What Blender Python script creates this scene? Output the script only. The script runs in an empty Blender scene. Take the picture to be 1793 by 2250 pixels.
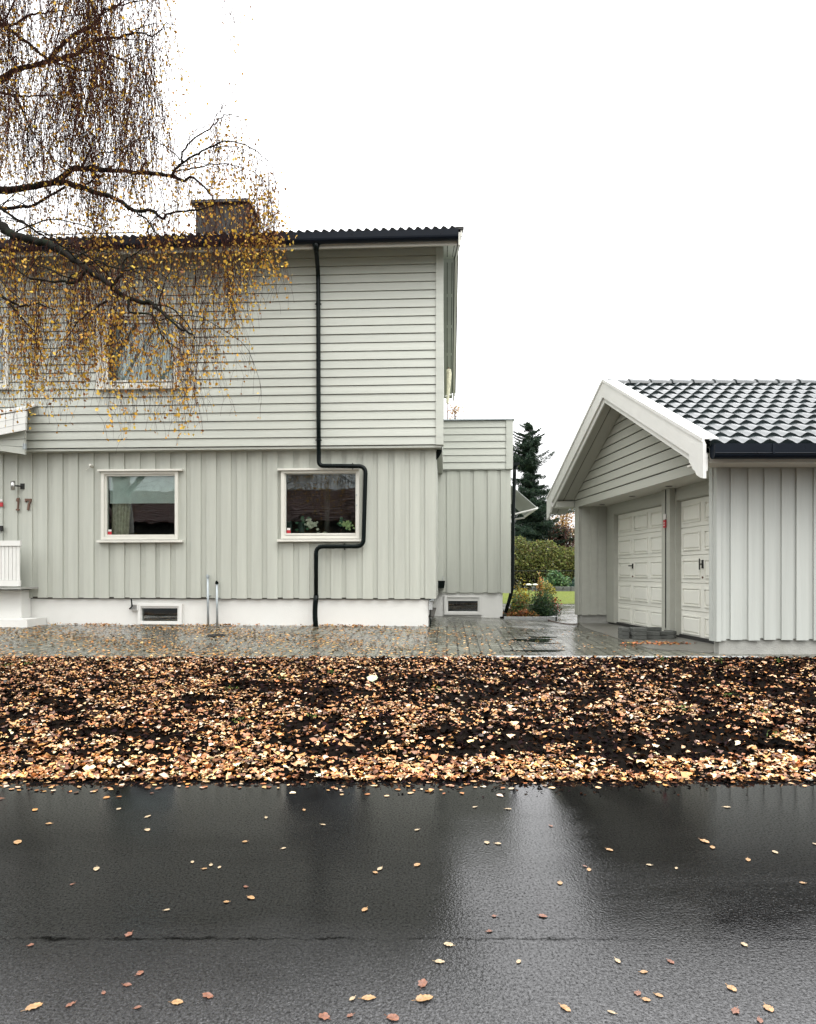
import bpy, math, random
import numpy as np
from math import sin, cos, pi, radians
from mathutils import Vector
random.seed(7); rng = np.random.default_rng(11)
S = bpy.context.scene
COL = S.collection
# ------------------------------------------------------------------ camera
F, CX, CY, CH = 1550.0, 896.5, 1258.0, 1.35      # focal length and principal point in photo pixels, eye height
cam = bpy.data.objects.new('camera', bpy.data.cameras.new('camera')); COL.objects.link(cam)
cam.location = (0, 0, CH); cam.rotation_euler = (pi/2, 0, 0)
cam.data.sensor_fit = 'HORIZONTAL'; cam.data.sensor_width = 36; cam.data.lens = 36*F/1793
cam.data.shift_x = (896.5-CX)/1793; cam.data.shift_y = (CY-1125)/1793
AR = 1024/816
cam.data.sensor_fit = 'VERTICAL'; cam.data.sensor_height = 36*AR; cam.data.lens = 36*AR*F/2250
cam.data.shift_y = (CY-1125)/2250
cam.data.clip_end = 2000; cam.data.clip_start = .05
S.camera = cam
# ------------------------------------------------------------------ sky, sun, exposure
w = bpy.data.worlds.new('World'); S.world = w; w.use_nodes = True
nt = w.node_tree; nt.nodes.clear()
def N(nt, t, **k):
    n = nt.nodes.new(t)
    for a, b in k.items(): setattr(n, a, b)
    return n
sky = N(nt, 'ShaderNodeTexSky', sky_type='NISHITA', sun_disc=False); sky.sun_elevation = radians(48); sky.sun_rotation = radians(200)
sky.dust_density = 6; sky.air_density = 2
hs = N(nt, 'ShaderNodeHueSaturation'); hs.inputs['Saturation'].default_value = .25; hs.inputs['Value'].default_value = .1
tc = N(nt, 'ShaderNodeTexCoord'); sp = N(nt, 'ShaderNodeSeparateXYZ')
mr = N(nt, 'ShaderNodeMapRange'); mr.inputs[1].default_value = 0; mr.inputs[2].default_value = 1; mr.inputs[3].default_value = .44; mr.inputs[4].default_value = 2.05
cl = N(nt, 'ShaderNodeTexNoise'); cl.inputs['Scale'].default_value = 1.6; cl.inputs['Detail'].default_value = 3
mc = N(nt, 'ShaderNodeMapRange'); mc.inputs[3].default_value = .9; mc.inputs[4].default_value = 1.1
mul = N(nt, 'ShaderNodeMath', operation='MULTIPLY')
com = N(nt, 'ShaderNodeCombineColor')
m2 = N(nt, 'ShaderNodeMath', operation='MULTIPLY'); m2.inputs[1].default_value = 1.01
mix = N(nt, 'ShaderNodeMix', data_type='RGBA'); mix.inputs[0].default_value = .94
bg = N(nt, 'ShaderNodeBackground'); bg.inputs[1].default_value = 1.0
out = N(nt, 'ShaderNodeOutputWorld')
L = nt.links.new
L(tc.outputs['Generated'], sp.inputs[0]); L(sp.outputs[2], mr.inputs[0]); L(tc.outputs['Generated'], cl.inputs[0]); L(cl.outputs[0], mc.inputs[0])
L(mr.outputs[0], mul.inputs[0]); L(mc.outputs[0], mul.inputs[1])
L(mul.outputs[0], com.inputs[0]); L(mul.outputs[0], com.inputs[1]); L(mul.outputs[0], m2.inputs[0]); L(m2.outputs[0], com.inputs[2])
L(sky.outputs[0], hs.inputs['Color']); L(hs.outputs[0], mix.inputs['A']); L(com.outputs[0], mix.inputs['B'])
L(mix.outputs['Result'], bg.inputs[0]); L(bg.outputs[0], out.inputs[0])
sun = bpy.data.objects.new('sun', bpy.data.lights.new('sun', 'SUN')); COL.objects.link(sun)
sun.data.energy = .5; sun.data.angle = radians(35); sun.data.color = (1, .98, .94)
sun.rotation_euler = (radians(38), 0, radians(35)); sun.location = (10, -20, 30)
S.view_settings.view_transform = 'Standard'; S.view_settings.look = 'None'; S.view_settings.gamma = 1
S.view_settings.exposure = 1.47
# ------------------------------------------------------------------ helpers
def tag(o, label=None, cat=None, group=None, kind=None):
    if label: o['label'] = label
    if cat: o['category'] = cat
    if group: o['group'] = group
    if kind: o['kind'] = kind
    return o
def empty(name, loc=(0, 0, 0), rz=0, **k):
    o = bpy.data.objects.new(name, None); COL.objects.link(o); o.location = loc; o.rotation_euler[2] = rz
    o.empty_display_size = .2
    return tag(o, **k)
class MB:
    def __init__(s, xf=None): s.v = []; s.f = []; s.xf = xf
    def add(s, vs, fs):
        n = len(s.v); s.v += [tuple(p) for p in vs]; s.f += [tuple(i+n for i in f) for f in fs]
    def box(s, x0, x1, y0, y1, z0, z1):
        if x1 < x0: x0, x1 = x1, x0
        if y1 < y0: y0, y1 = y1, y0
        if z1 < z0: z0, z1 = z1, z0
        s.add([(x0,y0,z0),(x1,y0,z0),(x1,y1,z0),(x0,y1,z0),(x0,y0,z1),(x1,y0,z1),(x1,y1,z1),(x0,y1,z1)],
              [(0,3,2,1),(4,5,6,7),(0,1,5,4),(1,2,6,5),(2,3,7,6),(3,0,4,7)])
    def prism(s, poly, e):
        e = Vector(e); n = len(poly); a = [Vector(p) for p in poly]; b = [p+e for p in a]
        s.add(a+b, [tuple(range(n))[::-1], tuple(range(n, 2*n))]+[(i, (i+1) % n, n+(i+1) % n, n+i) for i in range(n)])
    def tube(s, pts, r, n=8, caps=True):
        pts = [Vector(p) for p in pts]; m = len(pts)
        if not hasattr(r, '__len__'): r = [r]*m
        prev = None; vs = []
        for i, p in enumerate(pts):
            t = (pts[min(i+1, m-1)]-pts[max(i-1, 0)])
            if t.length < 1e-9: t = Vector((0, 0, 1))
            t.normalize()
            if prev is None:
                prev = t.orthogonal().normalized()
            a = prev-t*prev.dot(t)
            a = a.normalized() if a.length > 1e-6 else t.orthogonal().normalized()
            prev = a; b = t.cross(a)
            for k in range(n):
                q = 2*pi*k/n; vs.append(p+(a*cos(q)+b*sin(q))*r[i])
        fs = [(i*n+k, i*n+(k+1) % n, (i+1)*n+(k+1) % n, (i+1)*n+k) for i in range(m-1) for k in range(n)]
        if caps: fs += [tuple(range(n))[::-1], tuple(range((m-1)*n, m*n))]
        s.add(vs, fs)
    def blob(s, c, rx, ry, rz, n=10, m=6, jit=0):
        vs = []; fs = []
        for i in range(m+1):
            t = pi*i/m
            for k in range(n):
                q = 2*pi*k/n; j = 1+random.uniform(-jit, jit)
                vs.append((c[0]+rx*j*sin(t)*cos(q), c[1]+ry*j*sin(t)*sin(q), c[2]+rz*j*cos(t)))
        for i in range(m):
            for k in range(n): fs.append((i*n+k, (i+1)*n+k, (i+1)*n+(k+1) % n, i*n+(k+1) % n))
        s.add(vs, fs)
    def build(s, name, mat, parent=None, smooth=False, **k):
        me = bpy.data.meshes.new(name)
        v = s.v if s.xf is None else [s.xf(*p) for p in s.v]
        me.from_pydata(v, [], s.f); me.validate()
        if mat: me.materials.append(mat)
        if smooth: me.polygons.foreach_set('use_smooth', [True]*len(me.polygons))
        me.update()
        o = bpy.data.objects.new(name, me); COL.objects.link(o)
        if parent: o.parent = parent
        return tag(o, **k)
def struct(mb, name, mat, **k): return mb.build(name, mat, kind='structure', **k)
# ------------------------------------------------------------------ materials
def pm(name, col, rough=.6, var=.12, vs=3.0, bump=.0, bs=60.0, spec=.5, stretch=(1, 1, 1), dirt=None, metal=0, rvar=.1):
    col = tuple(c*.86 for c in col); m = bpy.data.materials.new(name); m.use_nodes = True; nt = m.node_tree; L = nt.links.new
    b = nt.nodes['Principled BSDF']; b.inputs['Specular IOR Level'].default_value = spec; b.inputs['Metallic'].default_value = metal
    tc = N(nt, 'ShaderNodeTexCoord'); mp = N(nt, 'ShaderNodeMapping'); mp.inputs['Scale'].default_value = stretch
    L(tc.outputs['Object'], mp.inputs[0])
    n1 = N(nt, 'ShaderNodeTexNoise'); n1.inputs['Scale'].default_value = vs; n1.inputs['Detail'].default_value = 6; n1.inputs['Roughness'].default_value = .65
    L(mp.outputs[0], n1.inputs[0])
    r = N(nt, 'ShaderNodeMapRange'); r.inputs[1].default_value = .3; r.inputs[2].default_value = .7; r.inputs[3].default_value = 1-var; r.inputs[4].default_value = 1+var
    L(n1.outputs[0], r.inputs[0])
    v = N(nt, 'ShaderNodeVectorMath', operation='SCALE'); v.inputs[0].default_value = col; L(r.outputs[0], v.inputs['Scale'])
    src = v.outputs[0]
    if dirt:
        n3 = N(nt, 'ShaderNodeTexNoise'); n3.inputs['Scale'].default_value = dirt[1]; n3.inputs['Detail'].default_value = 8; n3.inputs['Roughness'].default_value = .75
        L(tc.outputs['Object'], n3.inputs[0])
        rr = N(nt, 'ShaderNodeMapRange'); rr.inputs[1].default_value = dirt[2]; rr.inputs[2].default_value = dirt[2]+.12
        rr.inputs[4].default_value = dirt[3]; L(n3.outputs[0], rr.inputs[0])
        mx = N(nt, 'ShaderNodeMix', data_type='RGBA'); mx.inputs['B'].default_value = (*dirt[0], 1)
        L(rr.outputs[0], mx.inputs[0]); L(src, mx.inputs['A']); src = mx.outputs['Result']
    L(src, b.inputs['Base Color'])
    r2 = N(nt, 'ShaderNodeMapRange'); r2.inputs[3].default_value = max(.02, rough-rvar); r2.inputs[4].default_value = rough+rvar
    L(n1.outputs[0], r2.inputs[0]); L(r2.outputs[0], b.inputs['Roughness'])
    if bump:
        n2 = N(nt, 'ShaderNodeTexNoise'); n2.inputs['Scale'].default_value = bs; n2.inputs['Detail'].default_value = 4
        L(mp.outputs[0], n2.inputs[0])
        bp = N(nt, 'ShaderNodeBump'); bp.inputs['Strength'].default_value = bump; bp.inputs['Distance'].default_value = .01
        L(n2.outputs[0], bp.inputs['Height']); L(bp.outputs[0], b.inputs['Normal'])
    return m
CLAD = (.50, .512, .44); CLADW = (.60, .61, .56)
M = {}
M['clad_h'] = pm('painted_siding', (.455, .472, .415), .5, .09, 1.2, .25, 30, stretch=(.25, 1, 6), dirt=((.30, .32, .26), 2.2, .62, .25))
M['clad_v'] = pm('painted_boards', (.445, .46, .40), .5, .10, 1.4, .25, 30, stretch=(6, 6, .25), dirt=((.28, .30, .24), 2.5, .6, .3))
M['clad_g'] = pm('garage_boards', (.455, .475, .44), .5, .08, 1.4, .25, 30, stretch=(6, 6, .25), dirt=((.38, .4, .35), 2.5, .62, .25))
M['clad_gh'] = pm('garage_siding', (.42, .425, .37), .5, .05, 1.4, .2, 30, stretch=(6, .25, 6))
M['trim'] = pm('white_trim', (.66, .65, .58), .45, .04, 4, .15, 40, dirt=((.5, .49, .42), 6, .62, .3))
M['white'] = pm('white_paint', (.70, .70, .66), .5, .04, 4, .1, 40)
M['door'] = pm('door_paint', (.80, .80, .72), .4, .03, 2, .1, 80)
M['found'] = pm('white_render', (.72, .72, .68), .8, .04, 1.3, .5, 90, dirt=((.50, .48, .42), 3.5, .66, .5))
M['conc'] = pm('raw_concrete', (.34, .34, .31), .8, .16, 5, .6, 60, dirt=((.27, .27, .23), 4, .56, .5))
M['apron'] = pm('wet_concrete', (.16, .155, .135), .4, .25, 3, .5, 60, dirt=((.07, .065, .05), 2, .5, .7))
M['granite'] = pm('granite', (.36, .37, .36), .6, .3, 60, .5, 50)
M['pipe'] = pm('black_metal', (.002, .005, .0045), .25, .15, 5, 0, spec=.13)
M['navy'] = pm('navy_metal', (.003, .006, .011), .3, .15, 4, 0, spec=.14)
M['tile'] = pm('glazed_tile', (.018, .026, .027), .26, .45, 6, .2, 40, rvar=.12, spec=.55, dirt=((.05, .055, .04), 5, .58, .5))
M['tile_old'] = pm('matt_tile', (.008, .010, .011), .4, .3, 8, .2, 40)
M['dark'] = pm('dark_slot', (.02, .02, .018), .8)
M['chimney'] = pm('chimney_metal', (.018, .017, .014), .7, .3, 6, .4, 40)
M['interior'] = pm('interior', (.07, .065, .055), .8)
M['blind'] = pm('roller_blind', (.80, .92, .88), .8, .12, 5, .2, 90)
M['curtain'] = pm('curtain', (.60, .58, .42), .9, .35, 14)
M['lace'] = pm('net_curtain', (.85, .97, .97), .9, .15, 10)
M['red'] = pm('red_sticker', (.42, .02, .03), .5, .02)
M['sticker'] = pm('white_sticker', (.7, .68, .64), .5, .02)
M['steel'] = pm('steel', (.5, .5, .48), .3, .05, metal=1)
M['zinc'] = pm('zinc_pipe', (.38, .42, .43), .45, .1, 20, metal=.5)
M['rust'] = pm('bronze_digit', (.12, .06, .035), .5, .4, 60)
M['bark'] = pm('branch_bark', (.013, .012, .010), .85, .35, 12, .8, 60, spec=.04, dirt=((.014, .021, .012), 7, .5, .7))
M['birch'] = pm('birch_bark', (.5, .48, .43), .7, .2, 6, .6, 50, stretch=(1, 1, 3), dirt=((.05, .045, .04), 3, .52, 1))
M['twig'] = pm('birch_twig', (.040, .017, .012), .9, .3, 5, spec=.03)
M['soil'] = pm('wet_soil', (.006, .0045, .0035), .7, .5, 14, 1.0, 40, spec=.02)
M['grass'] = pm('lawn', (.095, .125, .02), .9, .35, 6, 1, 200, spec=.1, dirt=((.20, .14, .03), 9, .52, .6))
M['ground'] = pm('ground', (.06, .065, .04), .9, .3, 1)
M['paver_stone'] = pm('stacked_paver', (.09, .095, .085), .7, .3, 12, .8, 60)
M['hose'] = pm('hose', (.08, .04, .025), .5)
M['awning'] = pm('awning_cloth', (.42, .44, .42), .7, .05)
M['glassware'] = pm('glass_jar', (.10, .15, .13), .1)
M['petal'] = pm('petals', (.85, .85, .68), .6, .2, 30)
M['petalg'] = pm('green_petals', (.62, .78, .36), .6, .3, 30)
M['leafg'] = pm('houseplant', (.08, .22, .11), .5)
M['rooftile_red'] = pm('old_red_tile', (.06, .018, .012), .7, .5, 5)
M['nwall'] = pm('dark_timber', (.05, .05, .045), .7, .2)
def attr_mat(name, rough=.4, spec=.5, trans=.0):
    m = bpy.data.materials.new(name); m.use_nodes = True; nt = m.node_tree; L = nt.links.new
    b = nt.nodes['Principled BSDF']; a = N(nt, 'ShaderNodeAttribute', attribute_name='leafcol')
    L(a.outputs['Color'], b.inputs['Base Color']); b.inputs['Roughness'].default_value = rough; b.inputs['Specular IOR Level'].default_value = spec
    if trans:
        t = N(nt, 'ShaderNodeBsdfTranslucent'); L(a.outputs['Color'], t.inputs[0]); mx = N(nt, 'ShaderNodeMixShader'); mx.inputs[0].default_value = trans
        L(b.outputs[0], mx.inputs[1]); L(t.outputs[0], mx.inputs[2]); L(mx.outputs[0], nt.nodes['Material Output'].inputs[0])
    return m
M['leaf'] = attr_mat('fallen_leaf', .38, .5); M['rot'] = attr_mat('rotten_leaf', .9, .02); M['foliage'] = attr_mat('foliage', .55, .3, .35)
def pane_mat():
    m = bpy.data.materials.new('window_glass'); m.use_nodes = True; nt = m.node_tree; L = nt.links.new; nt.nodes.remove(nt.nodes['Principled BSDF'])
    g = N(nt, 'ShaderNodeBsdfGlossy'); g.inputs['Roughness'].default_value = .01; g.inputs['Color'].default_value = (.92, .98, 1, 1)
    t = N(nt, 'ShaderNodeBsdfTransparent'); t.inputs[0].default_value = (.90, .93, .91, 1)
    fr = N(nt, 'ShaderNodeFresnel'); fr.inputs[0].default_value = 1.52
    mu = N(nt, 'ShaderNodeMath', operation='MULTIPLY'); mu.inputs[1].default_value = 1.5; mu.use_clamp = True
    n = N(nt, 'ShaderNodeTexNoise'); n.inputs['Scale'].default_value = 3; bp = N(nt, 'ShaderNodeBump'); bp.inputs['Strength'].default_value = .03; bp.inputs['Distance'].default_value = .02
    tc = N(nt, 'ShaderNodeTexCoord'); L(tc.outputs['Object'], n.inputs[0]); L(n.outputs[0], bp.inputs['Height']); L(bp.outputs[0], g.inputs['Normal'])
    mx = N(nt, 'ShaderNodeMixShader'); L(fr.outputs[0], mu.inputs[0]); L(mu.outputs[0], mx.inputs[0]); L(t.outputs[0], mx.inputs[1]); L(g.outputs[0], mx.inputs[2])
    L(mx.outputs[0], nt.nodes['Material Output'].inputs[0]); return m
M['pane'] = pane_mat()
YE = 4.6    # where asphalt meets verge
def asphalt():
    m = bpy.data.materials.new('wet_asphalt'); m.use_nodes = True; nt = m.node_tree; L = nt.links.new; b = nt.nodes['Principled BSDF']
    tc = N(nt, 'ShaderNodeTexCoord'); P = tc.outputs['Object']; sp = N(nt, 'ShaderNodeSeparateXYZ'); L(P, sp.inputs[0])
    def noise(s, d=4, r=.6, st=None):
        n = N(nt, 'ShaderNodeTexNoise'); n.inputs['Scale'].default_value = s; n.inputs['Detail'].default_value = d; n.inputs['Roughness'].default_value = r
        if st:
            mp = N(nt, 'ShaderNodeMapping'); mp.inputs['Scale'].default_value = st; L(P, mp.inputs[0]); L(mp.outputs[0], n.inputs[0])
        else: L(P, n.inputs[0])
        return n.outputs[0]
    def mrange(src, a, c, d, e):
        r = N(nt, 'ShaderNodeMapRange'); r.inputs[1].default_value = a; r.inputs[2].default_value = c; r.inputs[3].default_value = d; r.inputs[4].default_value = e; L(src, r.inputs[0]); return r.outputs[0]
    def math_(op, a, c):
        n = N(nt, 'ShaderNodeMath', operation=op)
        for i, x in enumerate((a, c)):
            if isinstance(x, (int, float)): n.inputs[i].default_value = x
            else: L(x, n.inputs[i])
        return n.outputs[0]
    wob = mrange(noise(1.2, 5, .6), 0, 1, -.35, .35)
    yy = math_('ADD', sp.outputs[1], wob)
    near = mrange(yy, 1.9, 2.75, 1, 0)          # old rough strip nearest the camera
    gut = mrange(yy, 3.8, 4.35, 0, 1)          # water standing along the verge
    v = N(nt, 'ShaderNodeTexVoronoi'); v.inputs['Scale'].default_value = 150; L(P, v.inputs[0])
    stone = mrange(v.outputs['Distance'], 0, .9, 1, 0)
    sc = N(nt, 'ShaderNodeTexVoronoi'); sc.inputs['Scale'].default_value = 210; L(P, sc.inputs[0])
    light = mrange(sc.outputs['Color'], .72, .95, 0, 1)
    val = math_('ADD', math_('MULTIPLY', mrange(noise(1.5, 6, .7), .3, .7, .7, 1.3), .004), math_('MULTIPLY', math_('MULTIPLY', light, math_('ADD', .2, near)), .035))
    val = math_('ADD', val, math_('MULTIPLY', math_('MULTIPLY', near, mrange(noise(100, 2, .8), .35, .65, .1, 1.9)), .028))
    cr = math_('ABSOLUTE', math_('SUBTRACT', math_('ADD', sp.outputs[1], mrange(noise(14, 3, .8), 0, 1, -.035, .035)), 2.6), 0); crk = mrange(math_('SUBTRACT', cr, mrange(noise(3.3, 4, .7), .35, .7, -.012, .009)), 0, .014, .12, 1); val = math_('MULTIPLY', val, crk)
    c = N(nt, 'ShaderNodeCombineColor'); L(val, c.inputs[0]); L(val, c.inputs[1]); L(math_('MULTIPLY', val, 1.03), c.inputs[2]); L(c.outputs[0], b.inputs['Base Color'])
    patch = mrange(noise(.9, 5, .65, (.35, 1, 1)), .38, .62, 0, 1)
    rg = math_('ADD', math_('MULTIPLY', patch, .06), .035)
    rg = math_('ADD', rg, math_('MULTIPLY', near, .16))
    rg = math_('MULTIPLY', rg, math_('SUBTRACT', 1, math_('MULTIPLY', gut, .75)))
    L(rg, b.inputs['Roughness']); b.inputs['IOR'].default_value = 1.335
    g1 = noise(95, 2, .8, (1, .8, 1)); L(math_('MULTIPLY', math_('ADD', 1, math_('MULTIPLY', near, .65)), math_('MULTIPLY', crk, mrange(g1, .34, .66, .02, .95))), b.inputs['Specular IOR Level'])
    h = math_('ADD', math_('ADD', math_('MULTIPLY', stone, .5), math_('MULTIPLY', noise(120, 2), 1.0)), math_('MULTIPLY', noise(75, 2), 2.2))
    amp = math_('ADD', math_('MULTIPLY', math_('SUBTRACT', 1, gut), .8), .08)
    amp = math_('MULTIPLY', amp, math_('ADD', math_('ADD', .16, math_('MULTIPLY', near, 1.5)), math_('MULTIPLY', patch, .42)))
    bp = N(nt, 'ShaderNodeBump'); bp.inputs['Distance'].default_value = .0014; L(math_('MULTIPLY', amp, .55), bp.inputs['Strength']); L(h, bp.inputs['Height'])
    bp2 = N(nt, 'ShaderNodeBump'); bp2.inputs['Distance'].default_value = .012; bp2.inputs['Strength'].default_value = .06; L(noise(2.2, 3, .5), bp2.inputs['Height'])
    L(bp.outputs[0], bp2.inputs['Normal']); L(bp2.outputs[0], b.inputs['Normal'])
    return m
M['asphalt'] = asphalt()
def paving():
    m = bpy.data.materials.new('wet_paving'); m.use_nodes = True; nt = m.node_tree; L = nt.links.new; b = nt.nodes['Principled BSDF']
    tc = N(nt, 'ShaderNodeTexCoord'); mp = N(nt, 'ShaderNodeMapping'); mp.inputs['Rotation'].default_value = (0, 0, radians(90+3.15)); L(tc.outputs['Object'], mp.inputs[0])
    br = N(nt, 'ShaderNodeTexBrick'); br.inputs['Scale'].default_value = 1; br.inputs['Brick Width'].default_value = .21; br.inputs['Row Height'].default_value = .14
    br.inputs['Mortar Size'].default_value = .011; br.inputs['Mortar Smooth'].default_value = .15; br.inputs['Bias'].default_value = 0
    br.inputs['Color1'].default_value = (.070, .070, .052, 1); br.inputs['Color2'].default_value = (.130, .130, .102, 1); br.inputs['Mortar'].default_value = (.006, .007, .005, 1)
    L(mp.outputs[0], br.inputs[0])
    n = N(nt, 'ShaderNodeTexNoise'); n.inputs['Scale'].default_value = .9; n.inputs['Detail'].default_value = 7; n.inputs['Roughness'].default_value = .7; L(tc.outputs['Object'], n.inputs[0])
    r = N(nt, 'ShaderNodeMapRange'); r.inputs[1].default_value = .35; r.inputs[2].default_value = .65; r.inputs[3].default_value = .7; r.inputs[4].default_value = 1.25; L(n.outputs[0], r.inputs[0])
    v = N(nt, 'ShaderNodeVectorMath', operation='SCALE'); L(br.outputs['Color'], v.inputs[0]); L(r.outputs[0], v.inputs['Scale']); L(v.outputs[0], b.inputs['Base Color'])
    r2 = N(nt, 'ShaderNodeMapRange'); r2.inputs[1].default_value = .38; r2.inputs[2].default_value = .62; r2.inputs[3].default_value = .07; r2.inputs[4].default_value = .34; L(n.outputs[0], r2.inputs[0]); L(r2.outputs[0], b.inputs['Roughness'])
    n2 = N(nt, 'ShaderNodeTexNoise'); n2.inputs['Scale'].default_value = 40; L(tc.outputs['Object'], n2.inputs[0])
    ad = N(nt, 'ShaderNodeMath', operation='MULTIPLY_ADD'); ad.inputs[1].default_value = .3; L(n2.outputs[0], ad.inputs[0])
    inv = N(nt, 'ShaderNodeMath', operation='SUBTRACT'); inv.inputs[0].default_value = 1; L(br.outputs['Fac'], inv.inputs[1]); L(inv.outputs[0], ad.inputs[2])
    bp = N(nt, 'ShaderNodeBump'); bp.inputs['Strength'].default_value = 1; bp.inputs['Distance'].default_value = .010; L(ad.outputs[0], bp.inputs['Height']); L(bp.outputs[0], b.inputs['Normal'])
    return m
M['paving'] = paving()
def water():
    m = bpy.data.materials.new('puddle_water'); m.use_nodes = True; b = m.node_tree.nodes['Principled BSDF']
    b.inputs['Base Color'].default_value = (.012, .013, .011, 1); b.inputs['Roughness'].default_value = .02; b.inputs['IOR'].default_value = 1.33; return m
M['water'] = water()
# ------------------------------------------------------------------ terrain
def wpos(px, py, Y): return ((px-CX)*Y/F, Y, CH-(py-CY)*Y/F)
YK = 8.15                                              # kerb between verge and paving
def yard_z(x, y):
    t = min(1, max(0, (y-YK)/(11.8-YK)))
    left = .355+.10*t
    r = min(1, max(0, (x-.5)/2.6)); right = .352+.01*t
    if y > 14: right += min(1, (y-14)/4)*.08
    return left*(1-r)+right*r
def vnoise(x, y):
    return (np.sin(x*3.1+1.3*np.sin(y*2.3))*.5+np.sin(y*4.7+x*1.9+.7)*.3+np.sin(x*7.9-y*6.1)*.2)
def verge_z(x, y):
    t = np.clip((y-YE)/(YK-YE), 0, 1)
    base = .372*(1-(1-t)**1.8)
    return base+.016*vnoise(x, y)*np.sin(np.pi*t)**.6+.006*np.sin(x*19+y*23)*np.sin(np.pi*t)
g = MB(); ys = [-400, -7, -6.9, YE, YE+.01, YK, 12, 60, 900]; zs = [.3, .1, -.03, -.03, -.05, .25, .33, .33, .0]
xs = [-600, -60, -20, 20, 60, 600]
for y, z in zip(ys, zs):
    for x in xs: g.v.append((x, y, z))
nx = len(xs)
for j in range(len(ys)-1):
    for i in range(nx-1): g.f.append((j*nx+i, j*nx+i+1, (j+1)*nx+i+1, (j+1)*nx+i))
struct(g, 'ground', M['ground'])
g = MB(); g.box(-120, 120, -4, YE+.03, -.02, 0)
struct(g, 'road', M['asphalt'])
g = MB(); g.box(-120, 120, -6.9, -4.13, -.02, .12); struct(g, 'pavement', M['conc'])
def grid_mesh(name, x0, x1, nx, y0, y1, ny, fz, mat, smooth=True):
    X, Y = np.meshgrid(np.linspace(x0, x1, nx), np.linspace(y0, y1, ny)); Z = fz(X, Y)
    g = MB(); g.v = list(zip(X.ravel().tolist(), Y.ravel().tolist(), Z.ravel().tolist()))
    for j in range(ny-1):
        for i in range(nx-1): g.f.append((j*nx+i, j*nx+i+1, (j+1)*nx+i+1, (j+1)*nx+i))
    return g.build(name, mat, smooth=smooth, kind='structure')
def vz_full(x, y):
    z = verge_z(x, y)-.008
    return np.where(y <= YE+.001, -.012, z)
grid_mesh('verge', -14, 14, 420, YE, YK+.02, 60, vz_full, M['soil'])
# right part of the verge climbs beside the garage wall
yz = np.vectorize(yard_z)
grid_mesh('driveway', -14, 14, 90, YK+.1, 22, 60, lambda x, y: yz(x, y), M['paving'], False)
# kerb between verge and paving
k = MB(); x = -13.5
while x < 3.7:
    z = yard_z(x+.4, YK)+.004; k.box(x, x+.79, YK, YK+.11, z-.2, z+.0 if x < .8 else z+.018); x += .8
struct(k, 'granite_kerb', M['granite'])
# lawn and garden path beyond the drive
g = MB(); g.box(2.2, 40, 20.5, 36, .30, .445); struct(g, 'lawn', M['grass'])

# puddles on the paving
def puddle(cx, cy, rx, ry, seed):
    r = random.Random(seed); n = 40; ph = [r.uniform(0, 6) for _ in range(4)]; p = []
    for i in range(n):
        a = 2*pi*i/n; q = 1+.28*sin(2*a+ph[0])+.22*sin(3*a+ph[1])+.16*sin(5*a+ph[2])+.1*sin(9*a+ph[3])
        X = cx+rx*q*cos(a); Y = cy+ry*q*sin(a); p.append((X, Y, yard_z(X, Y)+.005))
    mb = MB(); mb.v = p; mb.f = [tuple(range(n))]; return mb
for i, a in enumerate([(1.75, 10.05, .38, .16), (1.62, 8.85, .30, .10), (2.0, 10.5, .2, .08), (1.95, 9.7, .13, .05)]):
    struct(puddle(*a, i), 'puddle', M['water'])
# ------------------------------------------------------------------ leaf clouds
TPL = {'birch': np.array([(0, -.5, 0), (.32, -.3, .05), (.42, -.05, .09), (.25, .25, .07), (0, .6, -.03), (-.25, .25, .06), (-.42, -.05, .10), (-.32, -.3, .04), (0, -.05, -.04)]),
       'blade': np.array([(0, -.5, 0), (.16, 0, .03), (0, .6, -.04), (-.16, 0, .03)])}
TF = {'birch': [(8, i, (i+1) % 8) for i in range(8)], 'blade': [(0, 1, 2), (0, 2, 3)]}
def leaf_cloud(name, P, size, colors, mat, parent=None, tilt=.5, tpl='birch', up=None, jag=0, fold=1.0, **k):
    P = np.asarray(P, float); n = len(P); T = TPL[tpl]; K = len(T); Fc = np.array(TF[tpl])
    if up is None: up = np.tile([0, 0, 1.0], (n, 1))
    nn = up+rng.normal(0, 1, (n, 3))*tilt; nn /= np.linalg.norm(nn, axis=1)[:, None]
    t = rng.normal(0, 1, (n, 3)); t -= nn*(t*nn).sum(1)[:, None]; t /= np.linalg.norm(t, axis=1)[:, None]
    b = np.cross(nn, t)
    fl = rng.uniform(-.5, 2.0, (n, 1, 1))*fold
    V = P[:, None]+size[:, None, None]*(t[:, None]*T[None, :, 0:1]*rng.uniform(.75, 1.1, (n, 1, 1))+b[:, None]*T[None, :, 1:2]+nn[:, None]*T[None, :, 2:3]*fl)
    if jag: V = V+rng.normal(0, jag, V.shape)*size[:, None, None]
    me = bpy.data.meshes.new(name); nf = len(Fc)
    me.vertices.add(n*K); me.vertices.foreach_set('co', V.ravel())
    idx = (Fc[None]+np.arange(n)[:, None, None]*K).reshape(-1)
    me.loops.add(len(idx)); me.loops.foreach_set('vertex_index', idx.astype(np.int32))
    me.polygons.add(n*nf); me.polygons.foreach_set('loop_start', (np.arange(n*nf)*3).astype(np.int32))
    me.materials.append(mat); me.update(calc_edges=True)
    at = me.attributes.new('leafcol', 'FLOAT_COLOR', 'POINT')
    c = np.concatenate([np.repeat(colors*.84, K, axis=0), np.ones((n*K, 1))], 1)
    at.data.foreach_set('color', c.ravel().astype(np.float32))
    o = bpy.data.objects.new(name, me); COL.objects.link(o)
    if parent: o.parent = parent
    return tag(o, **k)
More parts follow.
